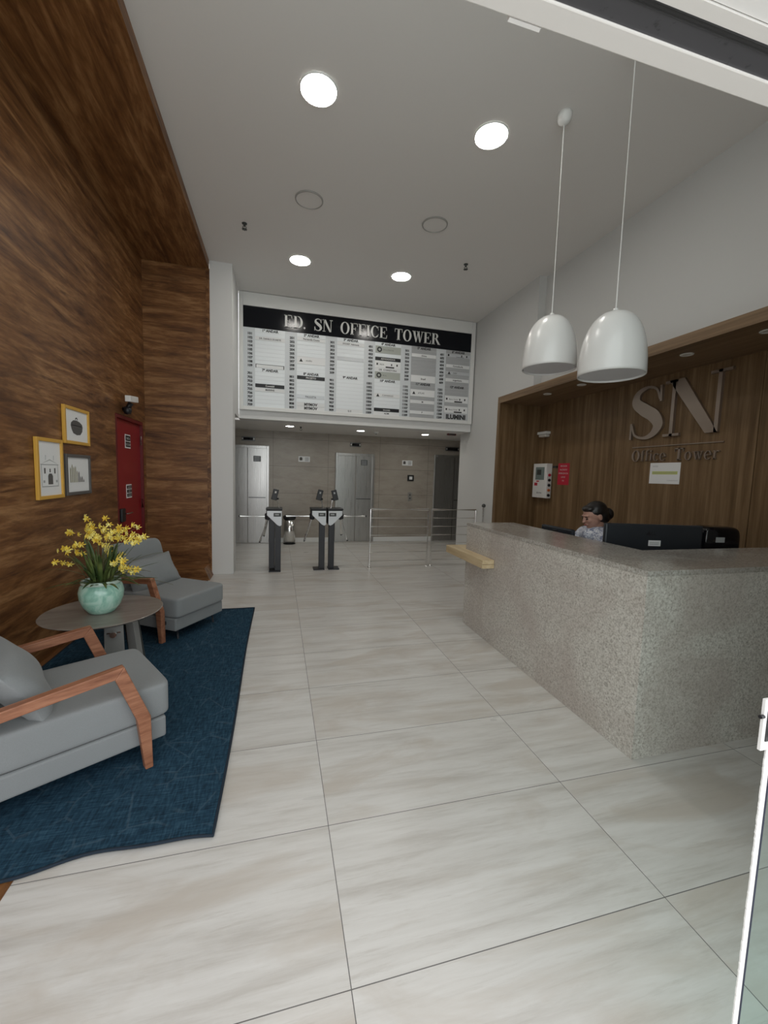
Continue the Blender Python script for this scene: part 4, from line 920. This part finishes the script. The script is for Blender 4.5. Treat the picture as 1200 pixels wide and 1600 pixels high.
# long thin bare aerial stalks
for dx, dz, dd in ((-.42, .09, -.02), (-.30, .33, .05), (.42, .20, .1), (.50, -.02, .02), (.36, .03, -.15), (.40, .10, -.08)):
    e = RV * dx + FV * dd + UP * (.21 + dz); m_ = RV * dx * .5 + FV * dd * .5 + UP * (.24 + dz * .65 + .05)
    pts = []
    for i in range(9):
        s = i / 8; pts.append(Vector((0, 0, .20)) * (1 - s) ** 2 + m_ * 2 * s * (1 - s) + e * s * s)
    b = BM(); tube(b, pts, [.0026 - .0016 * i / 8 for i in range(9)], 6); obj('aerial_root', b, 'stem', pt, smooth=True)
def flower(b, c, size, nrm):
    n_ = Vector(nrm).normalized(); s, u = frame_of(n_)
    for k in range(6):
        a = k * math.pi / 3 + random.uniform(-.2, .2); d_ = (s * math.cos(a) + u * math.sin(a)); sd = n_.cross(d_)
        L = size * (1.15 if k % 2 else .95); w_ = size * (.20 if k else .42)
        p0 = c; p1 = c + d_ * L * .55 + n_ * size * .22; p2 = c + d_ * L + n_ * size * random.uniform(-.15, .1)
        v0 = b.verts.new(p0); v1 = b.verts.new(p1 + sd * w_); v2 = b.verts.new(p1 - sd * w_); v3 = b.verts.new(p2)
        v4 = b.verts.new(p1 + n_ * size * .08)
        b.faces.new((v0, v1, v4)); b.faces.new((v0, v4, v2)); b.faces.new((v1, v3, v4)); b.faces.new((v4, v3, v2))
    lathe(b, [(0, -size * .1), (size * .16, 0), (size * .1, size * .25), (0, size * .28)], tuple(c), 6)
# branches: picture-plane offsets (m) from the pot rim centre: (start of blossoms) -> (tip), number of flowers
SC = 1 / 218
branches = [((-36, 68), (-72, 75), 6), ((-30, 54), (-62, 42), 7), ((-18, 46), (-40, 44), 5), ((-12, 62), (-33, 98), 8), ((-5, 60), (-22, 72), 6), ((2, 55), (-10, 66), 6),
            ((6, 62), (8, 92), 7), ((15, 64), (25, 75), 6), ((20, 58), (31, 84), 7), ((28, 62), (48, 78), 6), ((35, 58), (66, 60), 8), ((12, 40), (24, 38), 4), ((26, 22), (56, 14), 10), ((30, 30), (48, 26), 6), ((-40, 28), (-58, 24), 3)]
nf = 0
for (a0, a1), (t0, t1), n in branches:
    dd = random.uniform(-.12, .12)
    st = RV * (a0 * SC) + FV * dd * .6 + UP * (.235 + a1 * SC); tp = RV * (t0 * SC) + FV * dd + UP * (.235 + t1 * SC)
    pts = []
    P0 = Vector((random.uniform(-.03, .03), random.uniform(-.03, .03), .20)); P1 = RV * (a0 * SC * .35) + UP * (.22 + a1 * SC * .8); 
    for i in range(9):
        s = i / 8; pts.append(P0 * (1 - s) ** 2 + P1 * 2 * s * (1 - s) + st * s * s)
    for i in range(1, 5): pts.append(st.lerp(tp, i / 4) + UP * .015 * math.sin(i / 4 * math.pi))
    b = BM(); tube(b, pts, [.0028 - .0018 * i / 12 for i in range(13)], 6); obj('stem', b, 'stem', pt, smooth=True)
    for k in range(n):
        s = (k + .4) / n; c = st.lerp(tp, s) + Vector((random.uniform(-.030, .030), random.uniform(-.030, .030), random.uniform(-.028, .028)))
        b = BM(); flower(b, c, random.uniform(.022, .031), -FV * .9 + RV * random.uniform(-.7, .7) + UP * random.uniform(-.3, .6)); obj('flower', b, 'petal', pt); nf += 1

# ------------------------------------------------------------------ office chair and receptionist
PX, PY, PA = 2.875, 2.975, R(171)
oc = thing('office_chair', 'black office chair under the receptionist behind the counter', 'chair', (PX + .03, PY, 0), PA)
b = BM(); puff(b, .46, .48, .10, (0.02, 0, .49), p=6); obj('seat', b, 'navy', oc, smooth=True)
b = BM(); puff(b, .06, .42, .38, (-.26, 0, .80), p=6); obj('backrest', b, 'navy', oc, smooth=True)
b = BM(); box(b, -.27, -.15, -.03, .03, .40, .44); box(b, -.30, -.27, -.03, .03, .40, .65); obj('back_bracket', b, 'black', oc)
b = BM(); tube(b, [(0, 0, .08), (0, 0, .45)], .028, 16); obj('gas_column', b, 'chrome', oc)
for k in range(5):
    a = k * 2 * math.pi / 5 + .3; e = (.27 * math.cos(a), .27 * math.sin(a), .075)
    b = BM(); tube(b, [(0, 0, .11), e], [.026, .015], 10); lg = obj('base_leg', b, 'black', oc)
    b = BM(); lathe(b, [(0, -.02), (.028, -.02), (.028, .02), (0, .02)], (e[0], e[1], .028), 14, 'y'); obj('castor', b, 'rubber', lg)

def skin_mesh(verts, edges, radii, root=0, sub=2):
    """tapering limbs with rounded joints; the voxel remesh afterwards fuses them into one skin"""
    bm = BM(); rr = [r if isinstance(r, tuple) else (r, r) for r in radii]; N = 20
    for a, b_ in edges:
        A, B = Vector(verts[a]), Vector(verts[b_]); d = (B - A).normalized(); side = Vector((0, 1, 0)); side = (side - d * side.dot(d)).normalized(); up_ = side.cross(d); rings = []
        for t in range(5):
            q = A.lerp(B, t / 4); ra = rr[a][0] + (rr[b_][0] - rr[a][0]) * t / 4; rb = rr[a][1] + (rr[b_][1] - rr[a][1]) * t / 4
            rings.append([bm.verts.new(q + side * math.cos(2 * math.pi * k / N) * ra + up_ * math.sin(2 * math.pi * k / N) * rb) for k in range(N)])
        for r0, r1 in zip(rings, rings[1:]):
            for k in range(N): bm.faces.new((r0[k], r0[(k + 1) % N], r1[(k + 1) % N], r1[k]))
        bm.faces.new(rings[0][::-1]); bm.faces.new(rings[-1])
        for j in (a, b_):
            vs = bmesh.ops.create_uvsphere(bm, u_segments=18, v_segments=12, radius=1)['verts']
            mx = Matrix((( up_.x, side.x, d.x, verts[j][0]), (up_.y, side.y, d.y, verts[j][1]), (up_.z, side.z, d.z, verts[j][2]), (0, 0, 0, 1))) @ Matrix.Diagonal((rr[j][1], rr[j][0], min(rr[j]) * .95, 1))
            bmesh.ops.transform(bm, matrix=mx, verts=vs)
    bmesh.ops.recalc_face_normals(bm, faces=bm.faces)
    me = D.meshes.new('limbs'); bm.to_mesh(me); bm.free(); return me
V_, E_, R_ = [], [], []
def jt(p, r, par=None):
    V_.append(p); R_.append(r)
    if par is not None: E_.append((par, len(V_) - 1))
    return len(V_) - 1
def reset(): V_.clear(); E_.clear(); R_.clear()
def torso(g=0.0, legs=True, arms=True, hands=True):
    pel = jt((0, 0, .53), (.15 + g, .12 + g)); be = jt((.01, 0, .66), (.13 + g, .105 + g), pel); chs = jt((.04, 0, .80), (.14 + g, .115 + g), be); up = jt((.11, 0, .91), (.12 + g, .09 + g), chs)
    if hands or not g:
        nk = jt((.125, 0, .975), .047, up); jt((.14, 0, 1.03), .047, nk)
    for s in (-1, 1):
        if arms:
            sh_ = jt((.13, s * .165, .915), .055 + g, up); el = jt((.25, s * .235, .70), .041 + g, sh_)
            if hands or g:
                wr = jt((.375, s * .12, .652), .027 + g, el)
            if hands:
                pm = jt((.425, s * .10, .640), (.030, .018), wr)
                for k, (dx, dy, ln) in enumerate(((.045, .026, .030), (.050, .010, .036), (.048, -.006, .033), (.042, -.020, .026))):
                    f1 = jt((.425 + dx, s * (.10 + dy), .638), .0088, pm); f2 = jt((.425 + dx + ln, s * (.10 + dy * 1.1), .632), .0078, f1); jt((.425 + dx + ln + .02, s * (.10 + dy * 1.1), .622), .0065, f2)
                t1 = jt((.415, s * .062, .634), .010, pm); jt((.45, s * .045, .626), .008, t1)
        if legs:
            hp = jt((.03, s * .095, .50), .085 + g, pel); kn = jt((.42, s * .12, .50), .062 + g, hp); an = jt((.42, s * .12, -.03), .040 + g, kn)
            if not g: jt((.50, s * .12, -.085), .034, an); jt((.57, s * .12, -.10), .028, len(V_) - 1)
def bake(o):
    bpy.context.view_layer.update(); dg = bpy.context.evaluated_depsgraph_get(); me = D.meshes.new_from_object(o.evaluated_get(dg))
    mm = o.data.materials[0]; o.modifiers.clear(); o.data = me
    if not me.materials: me.materials.append(mm)
    for p in me.polygons: p.use_smooth = True
reset(); torso(0.0); bodym = skin_mesh(V_, E_, R_)
pr = thing('person', 'person with dark tied-back hair and pale patterned shirt seated behind the granite counter', 'person', (PX, PY, .14), PA)
b = BM(); b.from_mesh(bodym)
HC = Vector((.165, 0, 1.105)); HM = Matrix.Translation(HC) @ Matrix.Rotation(R(18), 4, 'Y')   # head frame: x to the face
def ell(bb, c, r, n=20, mx=HM):
    vs = bmesh.ops.create_uvsphere(bb, u_segments=n, v_segments=n // 2 + 2, radius=1)['verts']
    bmesh.ops.transform(bb, matrix=mx @ Matrix.Translation(c) @ Matrix.Diagonal((*r, 1)), verts=vs)
ell(b, (-.012, 0, .022), (.095, .076, .090)); ell(b, (.022, 0, -.030), (.068, .060, .078)); ell(b, (.052, 0, -.078), (.030, .034, .026))
ell(b, (.090, 0, -.012), (.014, .012, .026)); ell(b, (.103, 0, -.026), (.013, .014, .011)); ell(b, (.084, 0, -.056), (.014, .024, .010)); ell(b, (.066, .030, -.022), (.024, .022, .024)); ell(b, (.066, -.030, -.022), (.024, .022, .024))
ell(b, (-.012, .077, -.010), (.020, .008, .030)); ell(b, (-.012, -.077, -.010), (.020, .008, .030)); ell(b, (.076, 0, .022), (.014, .05, .012)); ell(b, (-.02, 0, -.08), (.05, .045, .07))
body = obj('body', b, 'skin', pr, smooth=True)
rm = body.modifiers.new('remesh', 'REMESH'); rm.mode = 'VOXEL'; rm.voxel_size = .0042; rm.use_smooth_shade = True
smd = body.modifiers.new('smooth', 'SMOOTH'); smd.factor = .6; smd.iterations = 4; bake(body)
b = BM(); ell(b, (-.030, 0, .040), (.100, .086, .086)); ell(b, (-.060, 0, -.005), (.070, .083, .075)); ell(b, (.025, 0, .078), (.060, .066, .030)); ell(b, (-.135, 0, -.02), (.045, .050, .055)); ell(b, (-.095, 0, -.05), (.04, .05, .045))
hair = obj('hair', b, 'hair', pr, smooth=True); rm = hair.modifiers.new('remesh', 'REMESH'); rm.mode = 'VOXEL'; rm.voxel_size = .006; rm.use_smooth_shade = True; _s = hair.modifiers.new('smooth', 'SMOOTH'); _s.iterations = 4; bake(hair)
for s in (-1, 1):
    b = BM(); ell(b, (.084, s * .030, -.002), (.008, .013, .006), 12); obj('eye', b, 'hair', pr, smooth=True)
    b = BM(); ell(b, (.088, s * .031, .017), (.006, .020, .004), 12); obj('eyebrow', b, 'hair', pr, smooth=True)
b = BM(); ell(b, (.094, 0, -.052), (.007, .020, .0035), 12); ell(b, (.093, 0, -.060), (.008, .017, .004), 12); obj('lips', b, 'lips', pr, smooth=True)
b = BM(); ell(b, (-.012, -.086, -.045), (.006, .006, .008), 10); obj('earring', b, 'chrome', pr, smooth=True)
def garment(name, m, fn):
    reset(); fn(); me = skin_mesh(V_, E_, R_); bb = BM(); bb.from_mesh(me); o = obj(name, bb, m, pr, smooth=True)
    r_ = o.modifiers.new('remesh', 'REMESH'); r_.mode = 'VOXEL'; r_.voxel_size = .009; r_.use_smooth_shade = True; s_ = o.modifiers.new('smooth', 'SMOOTH'); s_.iterations = 4; bake(o)
    return o
def shirt_fn():
    g = .016
    pel = jt((0, 0, .53), (.15 + g, .125 + g)); be = jt((.01, 0, .66), (.13 + g, .11 + g), pel); chs = jt((.04, 0, .80), (.14 + g, .12 + g), be); up = jt((.11, 0, .915), (.12 + g, .09 + g), chs); jt((.125, 0, .965), .062, up)
    for s in (-1, 1):
        sh_ = jt((.13, s * .165, .920), .060 + g, up); jt((.255, s * .228, .735), .048 + g, sh_)
sh = garment('shirt', 'shirt', shirt_fn)
def trs():
    pel = jt((0, 0, .53), (.155, .13))
    for s in (-1, 1):
        hp = jt((.03, s * .095, .505), .095, pel); kn = jt((.42, s * .12, .505), .073, hp); jt((.42, s * .12, .01), .052, kn)
garment('trousers', 'navy', trs)
b = BM()
for i in range(22):
    a0 = i / 22 * 2 * math.pi; a1 = (i + 1) / 22 * 2 * math.pi
    tube(b, [(.125 + .064 * math.cos(a0), .068 * math.sin(a0), .972 - .022 * math.cos(a0)), (.125 + .064 * math.cos(a1), .068 * math.sin(a1), .972 - .022 * math.cos(a1))], .014, 8)
puff(b, .05, .06, .05, (.192, 0, .945), p=3, n=6); obj('neck_scarf', b, 'navy', pr, smooth=True)
for s in (-1, 1):
    b = BM(); puff(b, .24, .095, .085, (.48, s * .12, -.096), p=3.5, n=8); obj('shoe', b, 'black', pr, smooth=True)
